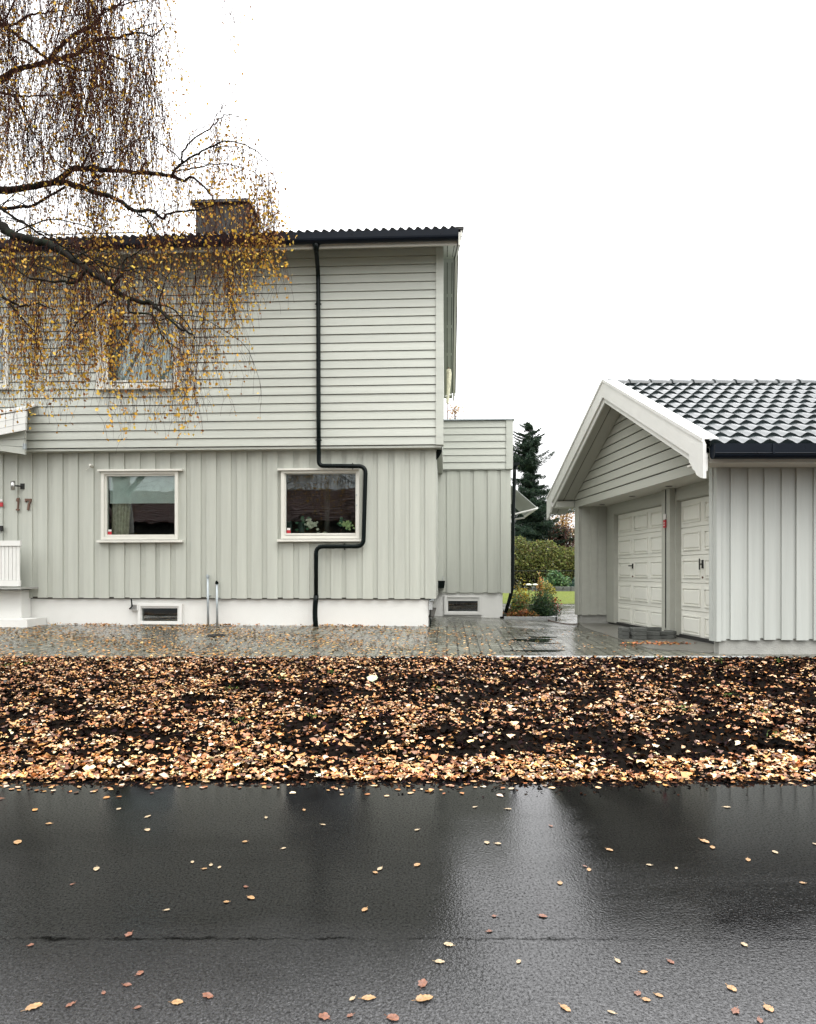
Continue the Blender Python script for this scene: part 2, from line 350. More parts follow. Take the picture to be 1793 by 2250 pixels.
def pick(pal, n, var=.15, wts=None):
    pal = np.array(pal); i = rng.choice(len(pal), n, p=wts)
    return np.clip(pal[i]*(1+rng.normal(0, var, (n, 1)))*(1+rng.normal(0, .05, (n, 3))), .004, .9)
TAN = [(.58, .37, .20), (.52, .29, .13), (.42, .20, .06), (.25, .10, .04), (.10, .04, .018), (.60, .45, .32), (.40, .16, .05)]
DARK = [(.011, .006, .004), (.006, .004, .003), (.030, .013, .006), (.012, .007, .008)]
def verge_scatter(n, dens):
    P = []
    while len(P) < n:
        x = rng.uniform(-7, 7.4, n); t = rng.uniform(0, 1, n)
        y = YE-.05+t*(YK-YE)
        p = dens(x, t); ok = rng.uniform(0, 1, n) < p
        P += list(zip(x[ok], y[ok]))
    P = np.array(P[:n]); z = np.where(P[:, 1] < YE, .006, verge_z(P[:, 0], P[:, 1])); return np.column_stack([P, z])
def vn2(x, y, sc, seed):
    """smooth value noise on a random lattice, 0..1"""
    r = np.random.default_rng(seed); T = r.uniform(0, 1, (64, 64)); u = x*sc+20; v = y*sc+20
    i = np.floor(u).astype(int); j = np.floor(v).astype(int); a = u-i; b = v-j; a = a*a*(3-2*a); b = b*b*(3-2*b)
    g = lambda p, q: T[p % 64, q % 64]
    return g(i, j)*(1-a)*(1-b)+g(i+1, j)*a*(1-b)+g(i, j+1)*(1-a)*b+g(i+1, j+1)*a*b
def dens_b(x, t):
    y = t*3.5; yy = y*1.5
    c = vn2(x, yy, 1.1, 5)*.45+vn2(x, yy, 2.7, 2)*.9+vn2(x, yy, 6.5, 3)*1.05+vn2(x, yy, 14, 4)*.7    # 0..3.1, mean 1.55
    d = .30+(c-1.55)*1.05+np.where(t < .10, .6, 0)+.12*(x < -1.2)*(t > .2)-.04*(x > 1)
    d = np.where(t > .64, .30+(c-1.55)*.35-.16*np.clip((x-.8)/2, 0, 1)+.08*(x < -1.5), d)
    return np.clip(d, .04, 1)
Pd = verge_scatter(26000, lambda x, t: np.full_like(x, .7)); Pd[:, 2] += rng.uniform(.0, .012, len(Pd))
leaf_cloud('rotting_leaves', Pd, rng.uniform(.03, .055, len(Pd)), pick(DARK, len(Pd), .3), M['rot'], tilt=.45, fold=1.4, kind='stuff',
           label='blackened rotting leaves and soil crumbs covering the bank between drive and road', cat='leaf litter')
Pb = verge_scatter(33000, dens_b); Pb[:, 2] += rng.uniform(.008, .026, len(Pb))
nb = len(Pb)
tb = (Pb[:, 1]-YE)/(YK-YE); fr_ = 1+.36*np.clip(1-tb/.45, 0, 1)
leaf_cloud('leaf_litter', Pb, np.clip(.0265*np.exp(rng.normal(0, .34, nb)), .013, .058)*fr_**.75, np.clip(pick(TAN, nb, .3, [.15, .16, .16, .19, .18, .08, .08])*fr_[:, None]*1.08, 0, .85), M['leaf'], tilt=.2, fold=.8, jag=.12, kind='stuff',
           label='pale tan and golden birch leaves lying thick on the dark bank beside the road', cat='leaf litter')
# thin twigs in the litter
tw = MB()
for i in range(420):
    x = random.uniform(-6, 6.5); y = random.uniform(YE+.3, YK-.1); a = random.uniform(0, pi); l = random.uniform(.05, .2)
    z0 = float(verge_z(np.array(x), np.array(y)))+.02
    tw.tube([(x, y, z0), (x+l*.5*cos(a), y+l*.5*sin(a), z0+.01), (x+l*cos(a+.2), y+l*sin(a+.2), z0-.005)], .0018, 3)
tw.build('fallen_twigs', M['twig'], kind='stuff', label='thin broken twigs strewn among the leaves of the bank', cat='twigs')
nc = 2600; xc = rng.uniform(-5, 5.5, nc); yc0 = YE+.03-np.abs(rng.normal(0, .07, nc))*(.2+2.2*vn2(xc, xc*0, 1.7, 9))
leaf_cloud('washed_soil', np.column_stack([xc, yc0, np.full(nc, .004)]), rng.uniform(.006, .028, nc), pick(DARK, nc, .3), M['rot'], tilt=.3, fold=1.5, kind='stuff',
           label='dark soil crumbs and leaf scraps washed on to the asphalt edge', cat='soil')
# few green weeds
Pw = []
for i in range(26):
    x = random.uniform(-5.5, 6); y = random.uniform(YE+.4, YK-.05)
    if i < 8: x = random.uniform(2.5, 5.2)
    for j in range(12): Pw.append((x+random.gauss(0, .03), y+random.gauss(0, .03), float(verge_z(np.array(x), np.array(y)))+random.uniform(.015, .05)))
leaf_cloud('weeds', Pw, np.full(len(Pw), .035), pick([(.09, .16, .03), (.14, .2, .05)], len(Pw)), M['foliage'], tilt=1, tpl='blade', kind='stuff',
           label='small green weeds poking up through the leaves of the bank', cat='weeds')
# leaves washed on to the asphalt along its edge
ne = 520; xe = rng.uniform(-4.5, 4.8, ne); ye = YE+.02-np.abs(rng.normal(0, .14, ne))*(.3+1.6*vn2(xe, xe*0, .9, 8)); 
leaf_cloud('drifted_leaves', np.column_stack([xe, ye, np.full(ne, .005)]), rng.uniform(.022, .045, ne), pick(TAN, ne, .2), M['leaf'], tilt=.05, fold=.25, kind='stuff',
           label='loose birch leaves floating in the wet edge of the asphalt', cat='leaf litter')
# leaves on the drive
n = 21000; xd = rng.uniform(-9, 4.5, n); yd = rng.uniform(YK+.1, 12.0, n)
keep = rng.uniform(0, 1, n) < np.clip(np.where(xd < -1.2, .95, .95-.30*(xd+1.2)), .07, 1)*(.55+.35*np.sin(xd*2.1+yd*3)+.1)
xd, yd = xd[keep], yd[keep]; zd = yz(xd, yd)+.006
leaf_cloud('drive_leaves', np.column_stack([xd, yd, zd]), rng.uniform(.028, .050, len(xd)), pick([(.42, .25, .09), (.3, .15, .05), (.5, .34, .15), (.15, .08, .04), (.45, .2, .04)], len(xd), .2), M['leaf'], tilt=.12, fold=.6, kind='stuff',
           label='small yellow and brown leaves spread over the wet paved drive before the house', cat='leaf litter')
# single leaves on the road: positions measured on the photograph (display pixels), size, tone
RL = [(37,1774,26,1),(103,1735,14,1),(203,1830,20,0),(311,1720,16,0),(350,1747,0,0),(310,1748,16,0),(405,1816,12,0),(444,1822,12,0),(462,1827,12,0),(430,1830,10,1),
      (516,1773,12,1),(597,1787,12,0),(680,1737,12,0),(517,1868,12,2),(528,1891,20,1),(477,1900,12,1),(351,1917,10,0),(152,1863,12,2),(271,1969,26,2),(65,1991,16,2),
      (295,2050,24,2),(268,2075,22,2),(218,2092,16,2),(437,2098,34,2),(372,2112,26,1),(70,2122,36,1),(148,2117,26,2),(290,2123,20,2),(682,2142,34,2),(742,2104,14,0),
      (775,2103,32,1),(737,2140,20,2),(828,2145,36,2),(890,2072,38,2),(892,2104,40,1),(925,2026,22,0),(1092,2026,16,0),(1190,2124,28,1),(1288,2133,18,0),(1300,2024,18,0),
      (1355,2048,18,1),(1343,2093,22,2),(1360,2106,18,1),(1412,2026,20,2),(1387,2097,18,1),(1548,2130,30,2),(1600,2150,24,2),(1618,2124,26,1),(1540,2082,24,1),(1567,1990,16,0),
      (1483,1772,24,1),(1500,1785,18,1),(1575,1811,18,1),(1632,1795,16,0),(1716,1778,12,0),(1367,1822,12,0),(1283,1790,16,1),(1240,1832,16,1),(1232,1825,12,2),(1179,1860,16,1),
      (1025,1775,16,0),(1048,1777,14,0),(878,1748,12,0),(878,1822,18,1),(800,1830,18,0),(790,1838,12,1),(768,1916,18,1),(1040,1930,12,2),(1143,1930,24,2),(1030,1962,18,2),
      (945,1990,22,0),(1160,1740,12,2),(1424,1829,10,0),(1070,1704,14,0),(1530,1700,16,0),(1000,1700,12,0),(250,1704,12,0),(640,1706,12,1),(560,1722,12,0),(1690,1860,12,1)]
TONE = [(.34, .26, .16), (.31, .18, .08), (.17, .07, .04)]
LBL = ['pale straw yellow birch leaf lying flat on the wet road', 'golden orange leaf lying flat on the wet road', 'sodden reddish brown leaf stuck to the wet road']
mats_leaf = [pm('road_leaf_tone', c, .3, .45, 60) for c in TONE]
RL = [q for q in RL if q[2]]
def rcell(q): return (q[3], 0 if q[0] < 573 else (1 if q[0] < 1146 else 2), 0 if q[1] < 1760 else (1 if q[1] < 1870 else (2 if q[1] < 2000 else 3)))
CN = ['left third', 'middle third', 'right third']; RN = ['near the leafy bank', 'in mid road', 'just beyond the road seam', 'nearest the camera']
TN = ['pale straw leaf', 'golden leaf', 'brown sodden leaf']; ORD = ['leftmost', 'second from left', 'third from left', 'fourth from left', 'fifth from left', 'sixth from left', 'seventh from left', 'eighth from left']
for q in RL:
    (u, v, s, tn) = q; ce = rcell(q); same = sorted(z for z in RL if rcell(z) == ce); k_ = same.index(q)
    lab = TN[tn]+(', '+ORD[k_]+',' if len(same) > 1 else '')+' on wet asphalt '+RN[ce[2]]+', '+CN[ce[1]]
    px, py = u*1.0436, v*1.0436; Y = F*CH/(py-CY); X = (px-CX)*Y/F; L_ = max(.02, min(.055, s*1.0436*Y/F*.8))
    a = random.uniform(0, 2*pi); mb = MB(); c, s_ = cos(a), sin(a); z0 = .003
    vs = []
    NP = 22; asp = random.uniform(.62, .95)
    for j in range(NP):
        q_ = 2*pi*j/NP-pi/2; cc = cos(q_); ss = sin(q_)
        r_l = (.5+.12*max(0, ss)**6)*(1+(.055 if j % 2 else -.055)) if tn < 2 else (.44+.045*cos(5*(q_-pi/2)))*(1+random.uniform(-.14, .14))
        x_, y_ = r_l*cc*asp*L_, r_l*ss*1.05*L_
        vs.append((x_*c-y_*s_, x_*s_+y_*c, z0+random.uniform(.0, .10)*L_*abs(cc)))
    vs.append((0, 0, z0+.0005))
    mb.add(vs, [(NP, j, (j+1) % NP) for j in range(NP)]); mb.tube([vs[0], (vs[0][0]*1.7, vs[0][1]*1.7, z0+.002)], .0009, 3)
    o = mb.build('fallen_leaf', mats_leaf[tn], label=lab, cat='leaf', group='single leaves lying on the wet road'); o.location = (X, Y, 0)
# big pale green leaf on the bank
x, y, _ = wpos(818, 1542, 6.75); z = float(verge_z(np.array(x), np.array(y)))
mb = MB(); T = TPL['birch']*.13; mb.add([(p[0]+x, p[1]+y, z+.045+p[2]+p[1]*.35) for p in T], TF['birch']); mb.tube([(x, y-.06, z+.03), (x+.03, y-.11, z+.01)], .003, 4)
mb.build('large_leaf', pm('pale_green', (.42, .47, .28), .5, .2, 20), label='large pale green leaf lying on the dark bank', cat='leaf')
# ------------------------------------------------------------------ HOUSE
TH = math.atan(.055); HC = ((958-CX)*11.7/F, 11.7)
house = empty('house', (HC[0], HC[1], 0), -TH, label='two storey grey green timber house with black downpipe bent round a window', cat='house')
lx = (cos(TH), -sin(TH)); ly = (sin(TH), cos(TH))
def Hp(px, py, d=0.0):
    """house coordinates (x, z) of a point seen at px, py on the plane d metres in front of the wall"""
    rx, rz = (px-CX)/F, -(py-CY)/F
    # point = t*(rx,1); ((t*rx-HC0)*ly0+(t-HC1)*ly1) = -d
    t = (HC[0]*ly[0]+HC[1]*ly[1]-d)/(rx*ly[0]+ly[1])
    X, Y = t*rx-HC[0], t-HC[1]
    return X*lx[0]+Y*lx[1], CH+rz*t
def Hr(x0, y0, x1, y1, d=0.0):
    a, b = Hp(x0, y0, d), Hp(x1, y1, d)
    c, e = Hp(x1, y0, d), Hp(x0, y1, d)
    return a[0], b[0], (b[1]+e[1])/2, (a[1]+c[1])/2          # x0,x1,z0,z1
ZL0 = .92; D2 = .15
XL = -13.0; XR = 0.0
ZL1 = Hp(700, 979, D2)[1]                                  # bottom of the upper storey
xcb0 = Hp(957.6, 760, D2+.03)[0]; xcb1 = Hp(974, 760, D2+.03)[0]
print('ZL1', ZL1, 'corner', xcb0, xcb1)
OV = .62
ZG1 = Hp(900, 514, OV)[1]; ZG0 = Hp(900, 535, OV)[1]; print('gutter', ZG0, ZG1)
SL = .40; ZE = ZG0-.03                                      # soffit edge height at d=OV
DEP = 8.6
WX = [ # name, casing, glass, cap, sill in photo px, d
 dict(c=(224.3,1036.5,392.7,1186), g=(237,1046.5,386.3,1175), cap=(214.7,1031.8,401,1037), sill=(213.5,1186.5,401,1192.5), d=0, dz=.015),
 dict(c=(618.7,1034.5,790,1184), g=(629.2,1041.9,781.8,1172), cap=(610,1029.4,789.4,1034.6), sill=(609.4,1184,794,1189.4), d=0, dz=0),
 dict(c=(214,697.5,395,851), g=(240,711,383,837), cap=(212,693,397,699), sill=(211,847,398,853.5), d=D2, dz=0),
 dict(c=(-150,701,21,852), g=(-135,716,11,839), cap=(-152,697,23,702), sill=(-152,849,23,855), d=D2, dz=0)]
holes_low, holes_up = [], []
for i, q in enumerate(WX):
    r = Hr(*q['c'], q['d']); q['R'] = r; q['G'] = Hr(*q['g'], q['d']-.03); q['C'] = Hr(*q['cap'], q['d']+.06); q['S'] = Hr(*q['sill'], q['d']+.06)
    (holes_low if i < 2 else holes_up).append(r)
bw = dict(c=(304.8,1326.5,401.6,1371.5), g=(314,1336,392.8,1364.7)); bw['R'] = Hr(*bw['c'], -.06); bw['G'] = Hr(*bw['g'], -.1)
def boards_v(mb, x0, x1, z0, z1, holes, D, pitch=.265, wide=.175, jag=.012, yd=-1, seed=1):
    """upright boards: wide proud boards over recessed ones, plane at y=-D"""
    r = random.Random(seed); x = x1
    def seg(a, b, y0, y1, zb, zt):
        bp_ = sorted({a, b, *[h[0]+.03 for h in holes if a < h[0]+.03 < b], *[h[1]-.03 for h in holes if a < h[1]-.03 < b]})
        for aa, bb in zip(bp_[:-1], bp_[1:]):
            c = (aa+bb)/2; cuts = [(zb, zt)]
            for h in holes:
                if h[0]+.03 < c < h[1]-.03: cuts = [k for q in cuts for k in ((q[0], h[2]+.03), (h[3]-.03, q[1]))]
            for q in cuts: mb.box(aa, bb, y0, y1, q[0], q[1])
    while x > x0:
        p = pitch+r.uniform(-.012, .012)
        wj = wide+r.uniform(-.006, .006); zb = z0-r.uniform(0, jag)
        a = max(x0, x-wj); d = r.uniform(-.0025, .0025)
        seg(a, x, -D+.000-d, -D+.021-d, zb, z1)                         # proud
        if x-p < x0: break
        seg(x-p-.012, x-wj+.012, -D+.022, -D+.045, zb+r.uniform(.0, .02), z1)   # recessed
        x -= p
def siding_h(mb, x0, x1, z0, z1, holes, D, pitch, clip=None):
    n = max(1, round((z1-z0)/pitch)); p = (z1-z0)/n
    for i in range(n):
        a, b = z0+i*p, z0+(i+1)*p; zc = (a+b)/2; iv = [(x0, x1)]
        if clip: iv = [clip(a, b)]
        for h in holes:
            if h[2] < zc < h[3]:
                new = []
                for c in iv:
                    if h[0] > c[0] and h[1] < c[1]: new += [(c[0], h[0]+.03), (h[1]-.03, c[1])]
                    elif h[1] > c[0] and h[0] <= c[0]: new.append((h[1]-.03, c[1]))
                    elif h[0] < c[1] and h[1] >= c[1]: new.append((c[0], h[0]+.03))
                    else: new.append(c)
                iv = new
        for c in iv:
            if c[1]-c[0] < .02: continue
            j = random.uniform(-.0015, .0015)
            mb.prism([(c[0], -D-.020+j, a), (c[0], -D-.003+j, b-.010), (c[0], -D+.02, b-.010), (c[0], -D+.02, b+.012), (c[0], -D+.04, b+.012), (c[0], -D+.04, a)][::-1], (c[1]-c[0], 0, 0))
# shell: hollow box of walls with openings
def wall_with_holes(mb, x0, x1, z0, z1, y0, y1, holes):
    xs = sorted({x0, x1, *[h[0] for h in holes], *[h[1] for h in holes]}); xs = [x for x in xs if x0 <= x <= x1]
    for a, b in zip(xs[:-1], xs[1:]):
        cuts = [(z0, z1)]
        for h in holes:
            if a >= h[0]-1e-6 and b <= h[1]+1e-6:
                cuts = [c for q in cuts for c in ((q[0], h[2]), (h[3], q[1]))]
        for c in cuts: mb.box(a, b, y0, y1, *c)
sh = lambda r, m: (r[0]+m, r[1]-m, r[2]+m, r[3]-m)
inner = MB()
ZS = ZE+SL*(OV-D2)                                           # top of the wall under the sloping soffit
wall_with_holes(inner, XL, XR-.05, ZL0-.02, ZL1-.012, .045, .16, [sh(h, .05) for h in holes_low])
wall_with_holes(inner, XL, xcb1-.03, ZL1-.01, ZS+.1, -D2+.045, -D2+.16, [sh(h, .05) for h in holes_up])
inner.box(XR-.12, XR-.02, .17, DEP, ZL0, ZL1+.0); inner.box(xcb1-.16, xcb1-.03, -D2+.17, DEP, ZL1+.02, ZS+.1)
inner.box(XL, XL+.1, .17, DEP, ZL0, ZS+.1); inner.box(XL, xcb1-.03, DEP+.001, DEP+.1, ZL1, ZS+.1); inner.box(XL, XR-.02, DEP+.001, DEP+.1, ZL0, ZL1-.001)
inner.box(XL+.1, xcb1-.16, -D2+.17, DEP-.01, ZL1-.008, ZL1+.018)      # floor between storeys
inner.box(XL+.1, xcb1-.16, .17, DEP-.01, .6, .62)
for x in (-2.0, -4.2, -6.4): inner.box(x, x+.08, .8, 4.5, .65, ZL1-.02)
inner.box(XL+.1, xcb1-.16, 4.5, 4.6, .65, ZL1-.02); inner.box(XL+.1, xcb1-.16, 3.5, 3.6, ZL1+.03, ZS)
inner.build('inner_wall', M['interior'], house)
lo = MB(); boards_v(lo, XL, Hp(957.5, 1200, 0)[0], ZL0, ZL1-.002, holes_low, 0, seed=3); lo.build('lower_cladding', M['clad_v'], house)
# side gable wall of both storeys
sd = MB(); boards_x = XR-.019; sd.box(boards_x, boards_x+.02, .03, DEP, ZL0, ZL1-.02); siding_x = xcb1-.02
for i in range(28):
    z0 = ZL1+.02+i*.142; z1 = z0+.13
    hh = z1-ZS
    ya, yb = (-D2+.03, DEP) if hh < 0 else (hh/SL, DEP-hh/SL)
    if yb > ya: sd.box(siding_x-.01, siding_x, ya, yb, z0, z1)
sd.build('gable_cladding', M['clad_h'], house)
up = MB(); siding_h(up, XL, xcb0+.01, ZL1, ZS, holes_up, D2, .1415); up.build('upper_cladding', M['clad_h'], house)
mb = MB(); mb.box(xcb0, xcb1, -D2-.034, -D2+.03, ZL1-.01, ZS+.005); mb.box(xcb1-.022, xcb1+.003, -D2+.031, -D2+.16, ZL1-.01, ZS+.03); mb.build('corner_board', M['clad_h'], house)
mb = MB(); mb.box(XL, xcb1-.03, -D2+.0, .04, ZL1-.05, ZL1-.014); mb.box(XR+.002, xcb1-.03, .041, DEP, ZL1-.05, ZL1-.014); mb.build('overhang_soffit', M['clad_h'], house)
fx = Hp(941, 1340, -.06)[0]
fn = MB(); wall_with_holes(fn, XL, fx, .25, ZL0+.03, .065, .22, [sh(bw['R'], .02)]); fn.box(fx-.15, fx, .221, DEP, .25, ZL0+.03); fn.build('foundation', M['found'], house)
def window(q, fill=None, parent=house, sil=True, fr=M['trim']):
    r, g_, d = q['R'], q['G'], q['d']; c = MB(); yf = -d-.045
    t = .052
    # casing boards butted end to end
    c.box(r[0], r[0]+t, yf, -d+.05, r[2], r[3]-t*.8); c.box(r[1]-t, r[1], yf, -d+.05, r[2], r[3]-t*.8); c.box(r[0], r[1], yf, -d+.05, r[3]-t*.8, r[3])
    c.box(r[0]+t, r[1]-t, yf, -d+.05, r[2], r[2]+t*.7)
    w_ = c.build('window', fr, parent)
    s = MB(); x0, x1, z0, z1 = r[0]+t, r[1]-t, r[2]+t*.7, r[3]-t*.8
    ys, ye = -d-.018, -d+.06
    s.box(x0, g_[0], ys, ye, z0, z1); s.box(g_[1], x1, ys, ye, z0, z1); s.box(g_[0], g_[1], ys, ye, g_[3], z1)
    s.box(g_[0], g_[1], ys-.012, ye, g_[2]-.03, g_[2]); s.box(g_[0], g_[1], ys, ye, z0, g_[2]-.045)
    s.box(x0-.0, x1, ys-.02, ys-.001, z0+.001, z0+.018)
    s.build('sash', fr, w_)
    p = MB(); p.box(g_[0]-.005, g_[1]+.005, -d+.02, -d+.024, g_[2]-.005, g_[3]+.005); p.build('pane', M['pane'], w_)
    if 'C' in q:
        k_ = q['C']; m = MB(); m.box(k_[0], k_[1], -d-.085, -d+.02, r[3]+.002, max(k_[3], r[3]+.035)); m.build('drip_cap', fr, w_)
        k_ = q['S']; m = MB(); zt = r[2]-.002
        m.prism([(k_[0], -d-.09, zt-.045), (k_[0], -d-.09, zt-.012), (k_[0], -d+.02, zt), (k_[0], -d+.02, zt-.045)][::-1], (k_[1]-k_[0], 0, 0)); m.build('sill', fr, w_)
    return w_
ws = [window(q) for q in WX]
ws[0]['label'] = 'left ground floor window with roller blind'; ws[1]['label'] = 'ground floor window framed by the bent downpipe'
ws[2]['label'] = 'upper window behind the birch twigs'
bw['d'] = -.06
wb = window(bw, fr=M['white']); wb['label'] = 'basement window in the main foundation'
# stickers in window corners
for q, wd in ((WX[0], ws[0]), (WX[1], ws[1])):
    g_ = q['G']; m = MB(); m.box(g_[0]+.008, g_[0]+.075, -q['d']+.010, -q['d']+.015, g_[2]+.004, g_[2]+.055); m.build('sticker', M['red'], wd, label='red sticker low in the pane corner')
    m = MB(); m.box(g_[0]+.014, g_[0]+.07, -q['d']+.010, -q['d']+.015, g_[2]+.057, g_[2]+.09)
    m.box(g_[0]+.03, g_[0]+.036, -q['d']+.008, -q['d']+.009, g_[2]+.060, g_[2]+.085); m.build('sticker', M['sticker'], wd, label='white sticker above the red one')
# hinges on the right ground floor window
for zz in (.45, .62):
    m = MB(); m.box(WX[1]['G'][1]+.012, WX[1]['G'][1]+.035, -.075, -.066, WX[1]['G'][2]+zz, WX[1]['G'][2]+zz+.02)
    m.build('hinge', M['zinc'], ws[1])
# foundation vent, conduits, meter, small fittings
def hbox(px0, py0, px1, py1, d, th, name, mat, parent=house, **k):
    r = Hr(px0, py0, px1, py1, d); m = MB(); m.box(r[0], r[1], -d, -d+th, r[2], r[3]); return m.build(name, mat, parent, **k)
v_ = hbox(285, 1327, 303, 1341, 0, .06, 'vent_grille', M['white'])
r = Hr(286, 1328, 302, 1340, .0); m = MB()
for i in range(5): z = r[2]+.01+i*.017; m.box(r[0]+.01, r[1]-.01, -.006, -.001, z, z+.006)
m.build('slot', M['dark'], v_)
m = MB(); p = [Hp(290, 1316, .0), Hp(291, 1332, .02), Hp(285, 1338, .02)]; m.tube([(a[0], -.03, a[1]) for a in p], .012, 6); m.build('cable', M['pipe'], house)
for (px, yt, yb, cap) in ((456.5, 1268, 1377, M['zinc']), (476.5, 1282, 1377, M['pipe'])):
    a, b = Hp(px, yt, .06), Hp(px+1, yb, .06); m = MB(); m.tube([(a[0], -.06, a[1]), (b[0], -.06, b[1]-.05)], .019, 10)
    c_ = m.build('conduit', M['zinc'], house, smooth=True, label='grey conduit pipe rising from the drive')
    m = MB(); m.tube([(a[0], -.06, a[1]-.01), (a[0], -.06, a[1]+.03)], .028, 10); m.tube([(a[0], -.06, a[1]+.025), (a[0]-.01, -.06, a[1]+.045)], .015, 8); m.build('cap', cap, c_)
    m = MB(); zz = (a[1]+b[1])/2+.1
    m.box(a[0]-.03, a[0]+.03, -.065, .0, zz, zz+.012); m.build('clip', M['zinc'], c_)
m = MB(); a, b = Hp(946, 1322, .0), Hp(945, 1340, .0); m.box(fx+.01, fx+.07, .02, .08, b[1], a[1]); mtr = m.build('outlet_box', M['granite'], house)
m = MB(); m.tube([(fx+.03, .05, ZL0), (fx+.03, .05, .42)], .012, 6); m.build('cable', M['pipe'], mtr)
m = MB(); m.tube([(fx+.02, .03, a[1]+.01), (fx+.09, -.03, a[1]+.03)], .014, 6); m.build('tap', M['zinc'], mtr)
m = MB(); a = Hp(200, 1022, .05); m.tube([(a[0], .0, a[1]-.02), (a[0], -.09, a[1])], .02, 8); m.tube([(a[0], -.06, a[1]-.03), (a[0]-.1, -.03, a[1]-.075)], .006, 5); m.build('wall_sensor', M['trim'], house)
# numbers 1 7
def digit(poly, px0, py0, sx, sy):
    m = MB(); pts = [Hp(px0+x*sx, py0+y*sy, .0) for x, y in poly]
    m.prism([(a[0], -.03, a[1]) for a in pts], (0, .028, 0)); m.build('house_number', M['rust'], house, label='brown numeral on the wall')
digit([(.35, 0), (.85, 0), (.62, .85), (.85, .88), (.82, 1), (.1, 1), (.12, .88), (.38, .85), (.52, .25), (.2, .3), (.15, .2)], 36, 1094, 9, 28)
digit([(0, 0), (1, 0), (1, .16), (.72, .5), (.6, 1), (.32, 1), (.45, .5), (.72, .2), (.2, .2), (.14, .32), (.02, .3)], 56.5, 1096, 14, 25)
# wall lamp
a, b = Hp(28.5, 1057, .12), Hp(28.5, 1077, .12)
m = MB(); m.tube([(a[0], -.12, a[1]), (b[0], -.12, b[1])], .035, 14); wl = m.build('wall_lamp', M['steel'], house, smooth=True)
m = MB(); zc = (a[1]+b[1])/2; m.tube([(a[0]+.03, -.1, zc), (a[0]+.09, -.01, zc)], .014, 6); m.box(a[0]+.06, a[0]+.13, -.012, 0, zc-.05, zc+.05); m.build('bracket', M['dark'], wl)
# ---- roof
def tile_roof(x0, x1, L_, row, pitch, amp, lift, n=8, ridge=True):
    """returns MB with local coords: x along the eave, y up the slope plan, z height over plane"""
    nx = int((x1-x0)/pitch*n)+1; xs = np.linspace(x0, x1, nx); ph = (xs-x0)/pitch*2*pi
    prof = amp*(1+np.sin(ph)*.86+.2*np.sin(2*ph+.5))
    rows = int(math.ceil(L_/row)); V = []; Fs = []
    levels = []
    for r in range(rows):
        a = r*row; b = min(L_, (r+1)*row)
        levels += [(a, -.035, 0.), (a, lift, 1.), (b, -.004, .42)] if r == 0 else [(a, lift, 1.), (b, -.004, .42)]
    return xs, prof, levels
def build_roof(x0, x1, y_e, z_e, y_r, z_r, row, pitch, amp, lift, mat, name, parent, xf=None, n=8):
    Ls = math.hypot(y_r-y_e, z_r-z_e); uy, uz = (y_r-y_e)/Ls, (z_r-z_e)/Ls; sgn = 1 if uy > 0 else -1
    ny_, nz_ = -uz*sgn, abs(uy)
    xs, prof, lev = tile_roof(x0, x1, Ls, row, pitch, amp, lift, n)
    mb = MB(xf); nx = len(xs); rj = random.Random(int(x1*10))
    for j in range(len(lev)-1):
        base = len(mb.v); jx = 0
        for (s_, h, k_) in lev[j:j+2]:
            for x, p in zip(xs, prof):
                d = h+p*k_+.03; mb.v.append((x, y_e+uy*s_+ny_*d, z_e+uz*s_+nz_*d))
        for i in range(nx-1): mb.f.append((base+i, base+i+1, base+nx+i+1, base+nx+i))
    return mb.build(name, mat, parent, smooth=True)
xg0, xg1 = XL-.3, Hp(1007, 520, OV)[0]
XB = Hp(1012, 500, OV)[0]
ym, yb_ = DEP/2, DEP+OV
ZT = ZG1-.005; zr = ZT+SL*(ym+OV)
rf = build_roof(xg0, xg1, -OV-.06, ZT, ym, zr, .34, .134, .024, .008, M['tile_old'], 'roof', house, n=8)
build_roof(xg0, xg1, yb_, ZT, ym, zr, .34, .6, .02, .02, M['tile_old'], 'rear_roof', house, n=4)
m = MB()   # roof underside: sloping soffit
def slope_box(m, x0, x1, ya, yb, za, zb, t): m.prism([(x0, ya, za), (x0, yb, zb), (x0, yb, zb+t), (x0, ya, za+t)], (x1-x0, 0, 0))
slope_box(m, XL-.2, xg1-.02, -OV+.02, ym, ZE, ZE+SL*(ym+OV-.02), .02); slope_box(m, XL-.2, xg1-.02, yb_-.02, ym+.001, ZE, ZE+SL*(ym+OV-.02), .02)
sf = m.build('soffit', M['clad_h'], house)
pass   # ventilation slits in the gable soffit
for dx in (.06, .17, .25):
    for (ya, yb, dirn) in ((-OV+.15, ym-.1, 1), (ym+.1, yb_-.15, -1)):
        y = ya
        while y < yb-.9:
            za = ZE+SL*((y+OV-.02) if dirn == 1 else (yb_-.02-y)); y2 = y+.9; zb = ZE+SL*((y2+OV-.02) if dirn == 1 else (yb_-.02-y2))
            m = MB(); slope_box(m, xcb1+dx, xcb1+dx+.014, y, y2, za-.003, zb-.003, .002); y += 1.0; m.build('slit', M['dark'], sf)
m = MB(); m.box(xg0, xg1-.02, -OV-.0, -OV+.02, ZE-.01, ZG1-.03); m.build('fascia', M['trim'], house)
gt = MB(); r_ = .062; yc = -OV-r_-.012
prof = [(yc+r_*cos(a), ZG0+r_*.95+.055*0+r_*sin(a)) for a in np.linspace(pi, 2*pi, 9)]; prof = [(yc-r_-.006, ZG1)]+prof+[(yc+r_, ZG1)]
p2 = prof+[(y+.004*(1 if y < yc else -1), z+.006) for y, z in reversed(prof)]
for i in range(len(prof)-1):
    (ya, za), (yb2, zb) = prof[i], prof[i+1]
    gt.add([(xg0, ya, za), (xg1, ya, za), (xg1, yb2, zb), (xg0, yb2, zb)], [(0, 1, 2, 3)])
gt.add([(xg1, y, z) for y, z in prof], [tuple(range(len(prof)))])
